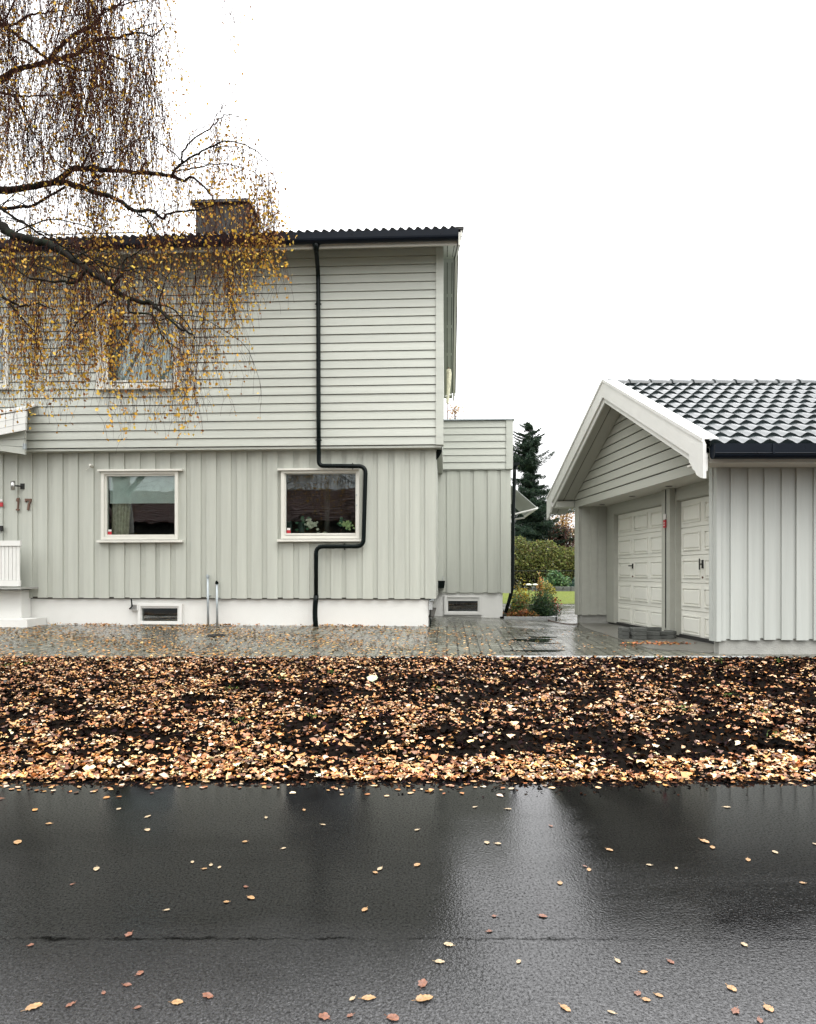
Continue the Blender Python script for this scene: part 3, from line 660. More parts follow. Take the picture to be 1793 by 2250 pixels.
g_ob = gt.build('gutter', M['navy'], house, smooth=False)
x = xg1-.9
while x > XL: m = MB(); m.box(x, x+.025, yc-r_-.010, yc+.03, ZG1-.004, ZG1+.006); x -= .6; m.build('bracket', M['navy'], g_ob)
# barge boards on the right gable
m = MB()
for (ya, yb, za) in ((-OV-.08, ym, ZE-.0), (yb_+.08, ym+.002, ZE)):
    zb = ZE+SL*(ym+OV); slope_box(m, XB-.035, XB, ya, yb, za-.05, zb-.05, .20)
    slope_box(m, XB+.001, XB+.025, ya, yb, za+.09, zb+.09, .09)
m.build('barge_board', M['trim'], house)
m = MB()
for (ya, yb) in ((-OV-.1, ym), (yb_+.1, ym+.002)):
    zb = ZE+SL*(ym+OV); slope_box(m, XB-.08, XB+.05, ya, yb, ZE+.185, zb+.185, .045)
m.build('verge_flashing', M['chimney'], house)
# snow rail
m = MB(); a = Hp(0, 500, -1.5); 
for dz in (0, .12): m.tube([(XL, 1.6, ZT+SL*2.2+.24+dz), (Hp(300, 505, -1.6)[0], 1.6, ZT+SL*2.2+.24+dz)], .012, 5)
x = XL
while x < Hp(300, 505, -1.6)[0]: m.box(x, x+.03, 1.58, 1.62, ZT+SL*2.2, ZT+SL*2.2+.38); x += 1.1
m.build('snow_rail', M['pipe'], house)
# chimney
yc_ = 4.0; a, b = Hp(430, 447, -yc_), Hp(546, 447, -yc_); ct = a[1]
m = MB(); m.box(a[0], b[0], yc_, yc_+.8, ct-1.6, ct-.02)
for x in np.linspace(a[0]+.12, b[0]-.12, 7): m.box(x, x+.015, yc_-.012, yc_, ct-1.5, ct-.12)
ch = m.build('chimney', M['chimney'], rf)
m = MB(); m.box(a[0]-.09, b[0]+.05, yc_-.08, yc_+.88, ct-.02, ct+.045); m.prism([(a[0]+.35, yc_+.1, ct+.045), (b[0]-.25, yc_+.1, ct+.045), (b[0]-.4, yc_+.1, ct+.13), (a[0]+.55, yc_+.1, ct+.13)][::-1], (0, .6, 0))
m.box(b[0]+.0, b[0]+.06, yc_-.07, yc_+.8, ct-.34, ct-.3)
m.build('chimney_cap', M['tile_old'], rf)
# ---- downpipe
def rounded(pts, rad, n=6):
    pts = [Vector(p) for p in pts]; o = [pts[0]]
    for i in range(1, len(pts)-1):
        a, b, c = pts[i-1], pts[i], pts[i+1]; r = min(rad, (a-b).length*.45, (c-b).length*.45)
        p, q = b+(a-b).normalized()*r, b+(c-b).normalized()*r
        for k in range(n+1):
            t = k/n; o.append(p*(1-t)**2+b*2*t*(1-t)+q*t*t)
    return o+[pts[-1]]
def hp3(px, py, d): a = Hp(px, py, d); return (a[0], -d, a[1])
PR = .036
pts = [hp3(694.5, 536, .66), hp3(695, 552, .62), hp3(699, 600, .24), hp3(699.3, 640, .225), hp3(700, 930, .225), hp3(700.5, 1000, .15), hp3(700.5, 1023.5, .15), hp3(803.5, 1024.5, .15), hp3(798.5, 1200.5, .14), hp3(694.5, 1201, .11), hp3(694.5, 1311, .10)]
m = MB(); m.tube(rounded(pts, .12), PR, 14)
dp = m.build('downpipe', M['pipe'], house, smooth=True, label='black downpipe detouring round the window')
m = MB(); m.tube([hp3(694.5, 533.5, .66), hp3(694.5, 545, .655), hp3(695, 556, .62)], [.075, .045, .037], 14); m.build('outlet', M['pipe'], dp, smooth=True)
m = MB(); m.tube(rounded([hp3(695, 1308, .10), hp3(692.5, 1330, .10), hp3(692, 1352, .10), hp3(694, 1380, .10)], .1), [.043]*16, 14); m.build('flexible_pipe', M['pipe'], dp, smooth=True)
for (px, py, d, o) in ((699, 668, .225, 'v'), (700.2, 967, .19, 'v'), (775, 1024.3, .15, 'h'), (757, 1200.8, .12, 'h')):
    a = hp3(px, py, d); e = .008; m = MB()
    if o == 'v': m.tube([(a[0], a[1], a[2]-e), (a[0], a[1], a[2]+e)], PR+.008, 14); m.box(a[0]-.055, a[0]+.055, a[1]-.004, a[1]+.006, a[2]-.008, a[2]+.008)
    else: m.tube([(a[0]-e, a[1], a[2]), (a[0]+e, a[1], a[2])], PR+.008, 14); m.box(a[0]-.007, a[0]+.007, a[1]-.004, a[1]+.006, a[2]-.055, a[2]+.055)
    m.build('bracket', M['pipe'], dp)
m = MB(); m.tube(rounded([hp3(966, 970, -.1), hp3(966, 992, -.1), hp3(958, 1004, -.12), hp3(950, 1010, -.12)], .08), .045, 12)
m.build('downpipe', M['pipe'], house, smooth=True, label='short black pipe elbow under the house corner')
# ---- curtains and blinds (things behind the glass)
def hworld(x, y, z): return (HC[0]+x*lx[0]+y*ly[0], HC[1]+x*lx[1]+y*ly[1], z)
def hthing(mb, name, mat, **k):
    mb.xf = hworld; return mb.build(name, mat, **k)
q = WX[0]; g_ = q['G']; zb = Hp(300, 1103, 0)[1]
m = MB(); m.box(g_[0]+.0, g_[1]-.0, .10, .104, zb, g_[3]+.06); m.box(g_[0], g_[1], .095, .11, zb-.015, zb)
hthing(m, 'roller_blind', M['blind'], label='pale roller blind half drawn in the left ground floor window', cat='blind')
def drape(x0, x1, z0, z1, y, folds, name, mat, slant=0, **k):
    m = MB(); n = 60; V = []
    for i in range(n+1):
        t = i/n; x = x0+(x1-x0)*t; yy = y+.025*sin(t*folds*2*pi)+.01*sin(t*folds*5+1)
        V.append((x, yy, z1)); V.append((x+slant*(t), yy*1.0, z0))
    m.v = V; m.f = [(2*i, 2*i+1, 2*i+3, 2*i+2) for i in range(n)]
    return hthing(m, name, mat, smooth=True, **k)
drape(g_[0]-.02, g_[0]+.36, g_[2]-.02, g_[3], .2, 6, 'curtain', M['curtain'], -.07, label='patterned cream curtain at the left of the ground floor window with the blind', cat='curtain')
g3 = WX[2]['G']
drape(g3[0]-.03, g3[0]+.62, g3[2]-.02, g3[3]+.03, -D2+.2, 7, 'curtain', M['lace'], -.05, label='pale net curtain in the left half of the upper window behind the birch', cat='curtain')
drape(g3[1]-.55, g3[1]+.03, g3[2]-.02, g3[3]+.03, -D2+.2, 6, 'curtain', M['lace'], .03, label='pale net curtain in the right half of the upper window behind the birch', cat='curtain')
g4 = WX[3]['G']
drape(g4[1]-.5, g4[1]-.2, g4[2]-.02, g4[3]+.03, -D2+.2, 6, 'curtain', M['lace'], .03, label='net curtain in the upper window at the left edge of the photo', cat='curtain')
# window ledge and its things, right window
q = WX[1]; g_ = q['G']
m = MB(); m.box(g_[0]+.0, g_[1]-.0, .035, .38, g_[2]-.05, g_[2]-.02); m.build('window_ledge', M['trim'], house)
zl = g_[2]-.019
def flower(px, py, mat, label, jar, potx, sc=1, flat=1):
    a = Hp(px, py, -.07); e = empty('flower_vase' if jar else 'potted_flower', hworld(potx, .24, zl), label=label, cat='flowers')
    def loc(x, y, z): w_ = hworld(x, y, z); return (w_[0]-e.location[0], w_[1]-e.location[1], w_[2]-e.location[2])
    m = MB(loc); r = .06
    m.tube([(potx, .24, zl), (potx, .24, zl+.02), (potx, .24, zl+(.22 if jar else .11))], [r*.8, r*.85, r*1.05], 12); m.build('vase' if jar else 'pot', M['glassware'] if jar else M['dark'], e)
    m = MB(loc); m.tube([(potx, .24, zl+.05), (potx+(a[0]-potx)*.4, .22, zl+.28), (a[0], .09, a[1])], .004, 5); m.build('stem', M['leafg'], e)
    m = MB(loc)
    rr = random.Random(int(px))
    for i in range(46):
        u, v = rr.gauss(0, .033*sc), rr.gauss(0, .024*sc*flat); m.blob((a[0]+u, .07+rr.uniform(-.02, .02), a[1]+v-.35*u), .014*sc, .008, .012*sc, 6, 4, .2)
    m.build('blossom', mat, e)
    m = MB(loc)
    for i in range(9):
        x = potx+rr.uniform(-.12, .12); z = zl+rr.uniform(.08, .3); m.prism([(x, .1, z), (x+.035, .11, z+.02), (x+.07, .1, z), (x+.035, .09, z-.025)], (0, .002, .004))
    m.build('leaf', M['leafg'], e)
xA = Hp(662, 1165, -.2)[0]; xB = Hp(752, 1165, -.2)[0]
flower(685, 1152, M['petal'], 'cream hydrangea head leaning out of a square glass vase in the window', True, xA, 1.6, .8)
flower(762, 1152, M['petalg'], 'pale green hydrangea head in a dark pot at the right of the window', False, xB, 1.3, 1.1)
m = MB(); xs_ = Hp(715, 1170, -.13)[0]; m.blob((xs_, .08, zl+.025), .042, .03, .03, 12, 6, .05); hthing(m, 'seashell', M['petal'], label='rounded white shell lying on the window ledge', cat='shell')
m = MB(); xs_ = Hp(701, 1169, -.13)[0]
m.blob((xs_, .07, zl+.035), .02, .009, .008, 8, 5); m.blob((xs_+.024, .07, zl+.046), .008, .006, .007, 8, 5)
for dx in (-.014, -.008, .01, .016): m.tube([(xs_+dx, .07, zl+.032), (xs_+dx, .07, zl)], .003, 5)
m.tube([(xs_-.02, .07, zl+.036), (xs_-.032, .07, zl+.045)], .0025, 4)
hthing(m, 'dog_figurine', M['petal'], label='tiny white animal figurine standing on the window ledge beside the shell', cat='figurine')
m = MB(); xs_ = Hp(634, 1160, -.2)[0]; m.box(xs_-.03, xs_+.05, .2, .28, zl, zl+.24); hthing(m, 'glass_jar', M['glassware'], label='dim tall glass jar at the left end of the window ledge', cat='jar')
# ---- entrance porch at the left edge
m = MB(); d_ = .5
a0, a1 = Hp(-60, 968, d_), Hp(57, 945, d_); b0, b1 = Hp(-60, 924, d_), Hp(57, 900, d_)
for i in range(3):
    t0, t1 = i/3, (i+1)/3-.03; L0 = a0[1]+(b0[1]-a0[1])*t0; L1 = a0[1]+(b0[1]-a0[1])*t1; R0 = a1[1]+(b1[1]-a1[1])*t0; R1 = a1[1]+(b1[1]-a1[1])*t1
    m.prism([(a0[0], -d_-.01*(2-i), L0), (a1[0], -d_-.01*(2-i), R0), (a1[0], -d_-.01*(2-i), R1), (a0[0], -d_-.01*(2-i), L1)], (0, .04, 0))
m.prism([(a0[0]-3.0, -d_, b0[1]-.40), (a1[0], -d_, b1[1]), (a1[0], -D2-.03, b1[1]+.14), (a0[0]-3.0, -D2-.03, b0[1]-.26)], (0, 0, .03))
cp = m.build('porch_canopy', M['white'], house, label='white boarded canopy over the entrance')
m = MB(); d2 = .4
c0, c1 = Hp(-60, 972, d2), Hp(55, 948, d2); e0, e1 = Hp(-60, 972, d2), Hp(53.5, 1000, d2)
zl0, zr0, zr1 = c0[1], c1[1], e1[1]
for i in range(3):
    t0, t1 = i/3, (i+1)/3-.025
    m.prism([(c0[0], -d2, zl0+.05-.12*t1), (c1[0], -d2, zr0+(zr1-zr0)*t1), (c1[0], -d2, zr0+(zr1-zr0)*t0), (c0[0], -d2, zl0+.06-.12*t0)], (0, .04, 0))
m.build('canopy_panel', M['clad_h'], cp)
m = MB(); a = Hp(54, 975, .45); m.tube([(a[0], -.45, a[1]), (a[0], -.45, a[1]-.09)], .03, 8); m.build('canopy_drain', M['zinc'], cp)
d_ = .45
rr_ = lambda x0, y0, x1, y1, dd, th, m: m.box(*(lambda R: (R[0], R[1], -dd, -dd+th, R[2], R[3]))(Hr(x0, y0, x1, y1, dd)))
m = MB(); rr_(-200, 1188, 44.5, 1199.5, d_, .05, m); rr_(-200, 1275, 43.5, 1288, d_, .04, m); rl = m.build('porch_railing', M['white'], house)
m = MB(); px = 43.0
while px > -200: rr_(px-7.2, 1200, px, 1274.5, d_-.02, .02, m); px -= 8.2
m.build('board', M['white'], rl)
m = MB(); rr_(-200, 1200, 43.5, 1274.5, d_-.045, .01, m); m.build('backing', M['conc'], rl)
m = MB(); R = Hr(-200, 1297, 47, 1400, .22); m.box(R[0], R[1], -.22, .05, .2, R[3]); pb = m.build('porch_base', M['found'], house)
m = MB(); R = Hr(-200, 1291, 46, 1296, .5); m.box(R[0], R[1], -.5, .0, R[2]+.01, R[3]); m.build('slab', M['conc'], pb)
m = MB(); R = Hr(8, 1361, 60, 1400, .5); m.box(R[0]-3, R[1], -.5, .05, .2, R[3]); m.build('step', M['found'], pb)
hbox(-6, 1104, 6, 1113, .02, .015, 'door_sign', M['red']); hbox(-6, 1097, 5, 1102, .02, .015, 'door_sign', M['sticker']); hbox(-6, 1155, 3.5, 1166, .06, .05, 'door_bell', M['dark'])
# ---- extension behind the right corner
YX = 14.5
def Xp(px, py, d=0): # extension plane, parallel to the house wall
    rx, rz = (px-CX)/F, -(py-CY)/F; D = HC[0]*ly[0]+HC[1]*ly[1]+EX-d
    t = D/(rx*ly[0]+ly[1]); X, Y = t*rx-HC[0], t-HC[1]; return X*lx[0]+Y*lx[1], CH+rz*t
EX = (YX-HC[1])*cos(TH)+.1
ex0, ex1 = xcb1-.3, Xp(1122.5, 1150)[0]; ezt, ezm, ezb = Xp(1050, 923.5)[1], Xp(1050, 1031)[1], Xp(1050, 1302)[1]
print('ext', ex0, ex1, ezt, ezm, ezb)
m = MB(); boards_v(m, ex0, ex1, ezb, ezm+.01, [], -EX, pitch=.272, wide=.205, seed=5); m.build('extension_cladding', M['clad_v'], house)
m = MB(); e2 = Xp(1113, 980, .03)[0]; siding_h(m, ex0, e2, ezm, ezt-.01, [], -EX+.03, .143); m.box(ex0-.1, ex1, EX-.03, EX+.0, ezm-.02, ezm-.006)
m.build('extension_siding', M['clad_h'], house)
m = MB(); e3 = Xp(1127, 980, .05)[0]; m.box(e2-.01, e3, EX-.065, EX+.03, ezm-.005, ezt-.01); m.box(e3-.02, e3+.003, EX+.031, EX+.16, ezm-.005, ezt-.01); m.build('corner_board', M['clad_h'], house)
m = MB(); m.box(ex0, ex1-.03, EX+.046, EX+5, ezb-.01, ezm); m.box(ex0, e3-.03, EX+.046, EX+5, ezm+.001, ezt-.02); m.build('extension_body', M['clad_v'], house)
m = MB(); m.box(ex0, e3+.03, EX-.09, EX+5, ezt-.01, ezt+.012); m.box(ex0+.8, ex0+1.5, EX+.3, EX+1.0, ezt+.012, ezt+.035); m.build('extension_roof', M['zinc'], house)
bq = dict(c=(976,1308,1058.5,1350.5), g=(984.5,1320,1049.5,1343), d=-EX-.06)
def Xr(x0, y0, x1, y1, d): a, b = Xp(x0, y0, d), Xp(x1, y1, d); return a[0], b[0], b[1], a[1]
bq['R'] = Xr(*bq['c'], -.06); bq['G'] = Xr(*bq['g'], -.1)
fxe = Xp(1104.5, 1340, -.06)[0]
m = MB(); wall_with_holes(m, ex0-.3, fxe, .25, ezb+.02, EX+.065, EX+.2, [sh(bq['R'], .02)]); m.box(fxe-.15, fxe, EX+.201, EX+5, .25, ezb+.02); m.build('extension_foundation', M['found'], house)
m = MB(); m.box(ex0-.3, fxe-.2, EX+1.2, EX+1.25, .25, ezb); m.build('basement_wall', M['interior'], house)
wx = window(bq, fr=M['white']); wx['label'] = 'basement window in the extension foundation'
# dark box and stem beside the corner
R = Xr(961, 1276, 978, 1292, .2); m = MB(); m.prism([(R[0], EX-.3, R[3]), (R[1], EX-.3, R[3]), (R[1]-.02, EX-.3, R[2]), (R[0], EX-.3, R[2])][::-1], (0, .28, 0)); pbx = m.build('wall_planter', M['pipe'], house)
m = MB(); m.tube([(R[1]-.05, EX-.15, R[3]), (R[1]-.045, EX-.12, R[3]+.1)], .006, 5); m.build('handle', M['zinc'], pbx)
# extension downpipe
def xp3(px, py, d): a = Xp(px, py, d); return (a[0], EX-d, a[1])
m = MB(); m.tube(rounded([xp3(1131, 1024, -.25), xp3(1130, 1060, -.25), xp3(1127, 1150, -.2), xp3(1126, 1290, -.1), xp3(1121, 1312, -.1), xp3(1111, 1346, -.1)], .2), .038, 12)
dx = m.build('downpipe', M['pipe'], house, smooth=True, label='black downpipe at the right edge of the extension')
m = MB(); a = xp3(1131, 1024, -.25); m.box(a[0]-.09, a[0]+.10, a[1]-.06, a[1]+.1, a[2], a[2]+.07); m.tube([(a[0], a[1], a[2]), (a[0], a[1], a[2]-.07)], [.07, .04], 10); m.build('hopper', M['pipe'], dx)
# awning on the far side wall
AW = 17.5
def ap(px, py, Y): w_ = wpos(px, py, Y); return Vector((( w_[0]-HC[0])*lx[0]+(w_[1]-HC[1])*lx[1], (w_[0]-HC[0])*ly[0]+(w_[1]-HC[1])*ly[1], w_[2]))
m = MB(); p1, p2, p3, p4 = ap(1115, 1060, 17.0), ap(1180, 1116, 17.0), ap(1153, 1135, 18.6), ap(1100, 1085, 18.6)
m.prism([p1, p2, p3, p4], (0, 0, .015)); aw = m.build('awning', M['awning'], house, label='grey awning folding out from the far side wall')
m = MB(); m.tube([p2, p3], .03, 8); m.tube([ap(1122, 1132, 17.2), p2-Vector((.01, 0, .02))], .022, 6); m.tube([ap(1122, 1142, 18.3), p3-Vector((.01, 0, .03))], .022, 6); m.build('arm', M['white'], aw)
# folded parasol / wind decoration above the extension roof
q0 = ap(982, 806, 15.4); e = empty('folded_parasol', (0, 0, 0), label='small folded cream parasol hanging beside the upper house corner', cat='parasol')
c = wpos(986, 812, 15.6); m = MB()
m.tube([(c[0], c[1], c[2]-.0), (c[0]+.01, c[1], c[2]-.12), (c[0]-.01, c[1], c[2]-.5), (c[0]-.03, c[1], c[2]-.75)], [.05, .055, .04, .03], 9); m.build('canopy', M['curtain'], e)
m = MB(); m.tube([(c[0], c[1], c[2]+.05), (c[0]-.03, c[1], ezt+.01)], .012, 6); m.build('pole', M['rust'], e)
m = MB(); m.tube([(c[0]-.08, c[1]-.02, c[2]-.60), (c[0]+.07, c[1]-.02, c[2]-.55)], .012, 6); m.build('strap', M['white'], e)
# ------------------------------------------------------------------ GARAGE
GA = ((1572.7-CX)*8.55/F, 8.55); GS = -.0796
def gx(x, Y, z): return (x+GS*(Y-8.55), Y-8.55, z)     # slightly skewed plan
garage = empty('garage', (GA[0], GA[1], 0), label='low grey timber double garage with white barge boards and dark tiled roof', cat='garage')
GL = 9.5; YN, YF = 8.55, 13.9; YMID = (YN+YF)/2; ZC0, ZC1, ZP = .535, 2.68, 2.635; GZ0 = .2
def G(): return MB(gx)
# near long wall: boards face the camera (plane y = YN)
m = MB(); boards_v(m, .05, GL, ZC0, ZC1, [], 0, pitch=.2, wide=.142, seed=9); m.xf = lambda x, y, z: gx(x, YN+y, z); m.build('side_cladding', M['clad_g'], garage)
m = G(); m.box(.0, .055, YN-.02, YN+.06, ZC0-.02, ZP-.001); m.box(-.012, .022, YN+.0601, YN+.14, ZC0-.02, ZP-.001); m.build('corner_trim', M['clad_g'], garage)
m = G(); m.box(.03, GL, YN+.05, YN+.14, ZC0, ZC1); m.box(GL-.1, GL, YN+.201, YF-.001, ZC0, ZC1); m.box(.05, GL, YF-.2, YF-.05, ZC0, ZC1); m.build('inner_wall', M['clad_gh'], garage)
m = G(); m.box(.06, GL, YN+.045, YN+.16, GZ0, ZC0+.01); m.box(.03, .62, YF-.16, YF, GZ0, ZC0-.002); m.box(GL-.2, GL, YN+.3, YF, GZ0, ZC0); m.box(.63, GL-.21, YF-.16, YF, GZ0, ZC0); m.build('foundation', M['conc'], garage)
# far wing: its inner face looks to the camera
m = MB(); boards_v(m, .0, .53, ZC0-.01, ZP-.002, [], 0, pitch=.17, wide=.12, seed=2); m.xf = lambda x, y, z: gx(x, YF-.21+y, z); m.build('wing_cladding', M['clad_gh'], garage)
m = G(); m.box(-.02, .0, YF-.22, YF+.0, ZC0-.012, ZP-.001); m.build('wing_trim', M['clad_gh'], garage)
# door wall with two openings
XD = .53; D1, D2_ = (11.14, 13.25), (8.72, 10.71); ZD = 2.43
m = G()
m.box(XD, XD+.1, D1[1], YF-.22, .40, ZP); m.box(XD, XD+.1, D2_[1], D1[0], .40, ZP); m.box(XD, XD+.1, YN+.15, D2_[0], .40, ZP)
for a in (D1, D2_): m.box(XD, XD+.1, a[0], a[1], ZD, ZP)
m.build('door_wall', M['clad_gh'], garage)
m = G()
for a in (D1, D2_):
    m.box(XD-.022, XD, a[0]-.12, a[1]+.12, ZD+.01, ZD+.14); m.box(XD-.022, XD, a[1]+.003, a[1]+.10, .42, ZD+.01); m.box(XD-.022, XD, a[0]-.10, a[0]-.003, .42, ZD+.01)
m.build('door_casing', M['clad_gh'], garage)
m = G(); m.box(XD-.10, XD-.023, 10.74, 10.862, .42, ZP-.002); m.box(XD-.10, XD-.023, 10.892, 11.02, .42, ZP-.002); m.build('centre_post', M['clad_gh'], garage)
m = G(); m.box(XD-.105, XD-.03, 10.864, 10.890, .5, ZP-.004); m.build('cable_channel', M['pipe'], garage)
m = G(); m.box(XD-.125, XD-.106, 10.84, 10.915, 2.04, 2.16); sg = m.build('alarm_sign', M['red'], garage)
m = G(); m.box(XD-.125, XD-.106, 10.845, 10.91, 2.17, 2.25); m.build('alarm_sign', M['sticker'], garage)
m = G(); m.box(XD-.127, XD-.1251, 10.85, 10.905, 2.075, 2.085); m.box(XD-.127, XD-.1251, 10.85, 10.905, 2.11, 2.12); m.build('mark', M['sticker'], sg)
for k_, (ya, yb) in enumerate((D1, D2_)):
    z0, z1 = .372, ZD; rows = 5; cols = 3; m = G(); xd = XD+.06; hr = (z1-z0)/rows; wc = (yb-ya)/cols
    for r in range(rows):
        m.box(xd, xd+.04, ya+.003, yb-.003, z0+r*hr+.005, z0+(r+1)*hr-.005)
    m.box(xd+.02, xd+.045, ya, yb, z0, z1)
    for r in range(rows):
        for c in range(cols):
            y0, y1 = ya+c*wc+.065, ya+(c+1)*wc-.065; za, zb = z0+r*hr+.07, z0+(r+1)*hr-.07
            # moulded frame round a raised field
            b_ = .016
            for (p, q, s, t) in ((y0, y1, za, za+b_), (y0, y1, zb-b_, zb), (y0, y0+b_, za+b_, zb-b_), (y1-b_, y1, za+b_, zb-b_)): m.box(xd-.018, xd-.0005, p, q, s, t)
            i_ = .045
            V = [(xd-.0008, y0+i_-.02, za+i_-.02), (xd-.0008, y1-i_+.02, za+i_-.02), (xd-.0008, y1-i_+.02, zb-i_+.02), (xd-.0008, y0+i_-.02, zb-i_+.02),
                 (xd-.016, y0+i_, za+i_), (xd-.016, y1-i_, za+i_), (xd-.016, y1-i_, zb-i_), (xd-.016, y0+i_, zb-i_)]
            m.add(V, [(4, 5, 6, 7), (0, 1, 5, 4), (1, 2, 6, 5), (2, 3, 7, 6), (3, 0, 4, 7)])
    dr = m.build('garage_door', M['door'], garage, label=['garage door farther from the road', 'garage door nearer to the road, partly hidden by the wall'][k_])
    yh, zh = yb-wc, 1.47-.0
    m = G(); m.tube([(xd-.002, yh, zh), (xd-.05, yh, zh)], .009, 8)
    if k_ == 0: m.tube([(xd-.05, yh+.07, zh), (xd-.05, yh-.02, zh)], .010, 8); m.box(xd-.012, xd-.0005, yh-.02, yh+.02, zh-.05, zh+.04)
    else: m.tube([(xd-.05, yh, zh-.08), (xd-.05, yh, zh+.08)], .010, 8); m.box(xd-.012, xd-.0005, yh-.02, yh+.02, zh-.06, zh+.06)
    m.build('handle', M['dark'], dr)
    m = G(); m.tube([(xd-.0005, yh, zh-.19), (xd-.012, yh, zh-.19)], .016, 10); m.build('lock', M['rust'], dr)
m = G(); m.box(XD+.03, XD+.06, YN+.18, YF-.23, .34, .42); m.build('threshold', M['dark'], garage)
# porch ceiling
m = G(); y = YN+.145
while y < YF-.21: m.box(.02, XD+.1, y, min(y+.088, YF-.2), ZP, ZP+.02); y += .095
cs = m.build('porch_ceiling', M['trim'], garage)
m = G(); m.box(.02, XD+.1, YN+.145, YF-.2, ZP+.015, ZP+.03); m.build('ceiling_gap', M['dark'], cs)
for py in (1068, 1090, 1108):
    Y = F*(ZP-CH)/(CY-py); m = G(); m.tube([(.3, Y, ZP-.006), (.3, Y, ZP+.002)], [.05, .05], 14); dl = m.build('downlight', M['dark'], cs)
    m = G(); m.tube([(.3, Y, ZP-.004), (.3, Y, ZP+.003)], .062, 16); m.build('trim_ring', M['steel'], dl)
# gable siding (plane x=0), roof frame
YE0, YE1 = 8.02, 14.43; ZEV = 2.78; ZR = 4.33; gs = (ZR-ZEV)/(YMID-YE0)
def roofz(Y): return ZEV+gs*((Y-YE0) if Y < YMID else (YE1-Y))
m = G(); zb = ZP-.012; i = 0; ph = .150
while zb < ZR-.25:
    zt = zb+ph-.013; 
    hy = (ZR-.2-zt)/gs; ya, yb = YMID-hy, YMID+hy
    hy2 = (ZR-.2-zb)/gs
    y0, y1 = max(YN-.015, YMID-hy2), min(YF+.25, YMID+hy2)
    m.prism([(-.022, y0, zb), (-.022, y1, zb), (-.006, y1-(.0 if y1 >= YF+.2 else .3), zt), (-.006, y0+(.0 if y0 <= YN-.01 else .3), zt)][::-1], (.03, 0, 0)); zb += ph
m.build('gable_siding', M['clad_gh'], garage)
m = G(); m.prism([(.012, YN+.02, ZP), (.012, YF+.3, ZP), (.012, YMID, ZR-.16)], (.03, 0, 0)); m.build('gable_wall', M['dark'], garage)
XO = -.42
def rake(m, x0, x1, dz0, dz1, ya=YE0, yb=YE1):
    m.prism([(x0, ya, roofz(ya)+dz0), (x0, YMID, ZR+dz0), (x0, YMID, ZR+dz1), (x0, ya, roofz(ya)+dz1)], (x1-x0, 0, 0))
    m.prism([(x0, yb, roofz(yb)+dz0), (x0, yb, roofz(yb)+dz1), (x0, YMID+.0005, ZR+dz1), (x0, YMID+.0005, ZR+dz0)], (x1-x0, 0, 0))
m = G(); rake(m, XO, XO+.03, -.19, .055)
rake(m, XO+.031, XO+.055, -.275, -.08)
for yy, s in ((YE0, 1), (YE1, -1)):    # shaped feet
    z = roofz(yy); f_ = [(0, .03), (0, -.36), (.06, -.345), (.16, -.30), (.19, -.25), (.25, -.22), (.28, -.17), (.34, -.12), (.34, .12)]
    m.prism([(XO-.003, yy+s*(a-.012), z+b) for a, b in f_], (.036, 0, 0))
bb = m.build('barge_board', M['white'], garage)
m = G(); rake(m, XO-.012, -.24, .088, .102); rake(m, XO-.012, XO+.02, .056, .087); m.build('verge_flashing', M['white'], garage)
m = G(); rake(m, XO+.056, -.23, -.235, -.222, YN-.02, YE1); rake(m, -.215, -.0225, -.235, -.222, YN-.02, YE1); m.build('rake_soffit', M['clad_gh'], garage)
m = G(); rake(m, XO+.056, -.023, -.2215, -.215, YN-.02, YE1); m.build('soffit_gap', M['dark'], garage)
m = G(); m.box(XO+.056, -.023, YF+.02, YE1-.03, ZP-.0, ZP+.12); m.build('eave_return', M['clad_gh'], garage)
m = G(); m.box(-.36, GL, YE0+.09, YN-.021, ZC1-.06, ZC1-.04); m.box(-.3, GL, YE0+.07, YE0+.09, ZC1-.07, ZEV+.0); m.build('soffit', M['trim'], garage)
grf = build_roof(-.36, GL+.3, YE0-.03, ZEV, YMID, ZR, .305, .205, .026, .006, M['tile'], 'roof', garage, xf=gx, n=10)
build_roof(-.36, GL+.3, YE1, ZEV, YMID, ZR, .305, .41, .017, .026, M['tile'], 'rear_roof', garage, xf=gx, n=6)
m = G(); x = -.36
while x < GL:
    pts = [(x, YMID, ZR+.075), (x+.37, YMID, ZR+.06)]
    for (a, b, ra, rb) in ((x, x+.365, .112, .088),):
        vs = []; n_ = 9
        for (xx, rr2) in ((a, ra), (a+.03, ra), (b, rb)):
            for j in range(n_): q = pi*j/(n_-1); vs.append((xx, YMID+rr2*1.25*cos(q), ZR+.0+rr2*sin(q)*.85))
        m.add(vs, [(k*n_+j, k*n_+j+1, (k+1)*n_+j+1, (k+1)*n_+j) for k in range(2) for j in range(n_-1)]+[tuple(range(n_))])
    x += .335
m.build('ridge_cap', M['tile'], grf)
m = G(); gy, r_ = YE0-.055, .058; prof = [(gy-r_-.004, ZEV+.018)]+[(gy+r_*cos(a), ZEV-.092+r_*sin(a)) for a in np.linspace(pi, 2*pi, 9)]+[(gy+r_, ZEV+.018)]
for i in range(len(prof)-1):
    (ya, za), (yb2, zb) = prof[i], prof[i+1]; m.add([(-.34, ya, za), (GL, ya, za), (GL, yb2, zb), (-.34, yb2, zb)], [(0, 1, 2, 3)])
m.add([(-.34, y, z) for y, z in prof], [tuple(range(len(prof)))])
m.tube([(-.34, gy-r_-.006, ZEV-.089), (GL, gy-r_-.006, ZEV-.089)], .004, 5)
gg = m.build('gutter', M['navy'], garage)
x = .3
while x < GL: m = G(); m.box(x, x+.03, gy-r_-.012, gy-r_-.005, ZEV-.097, ZEV+.013); x += .77; m.build('bracket', M['navy'], gg)
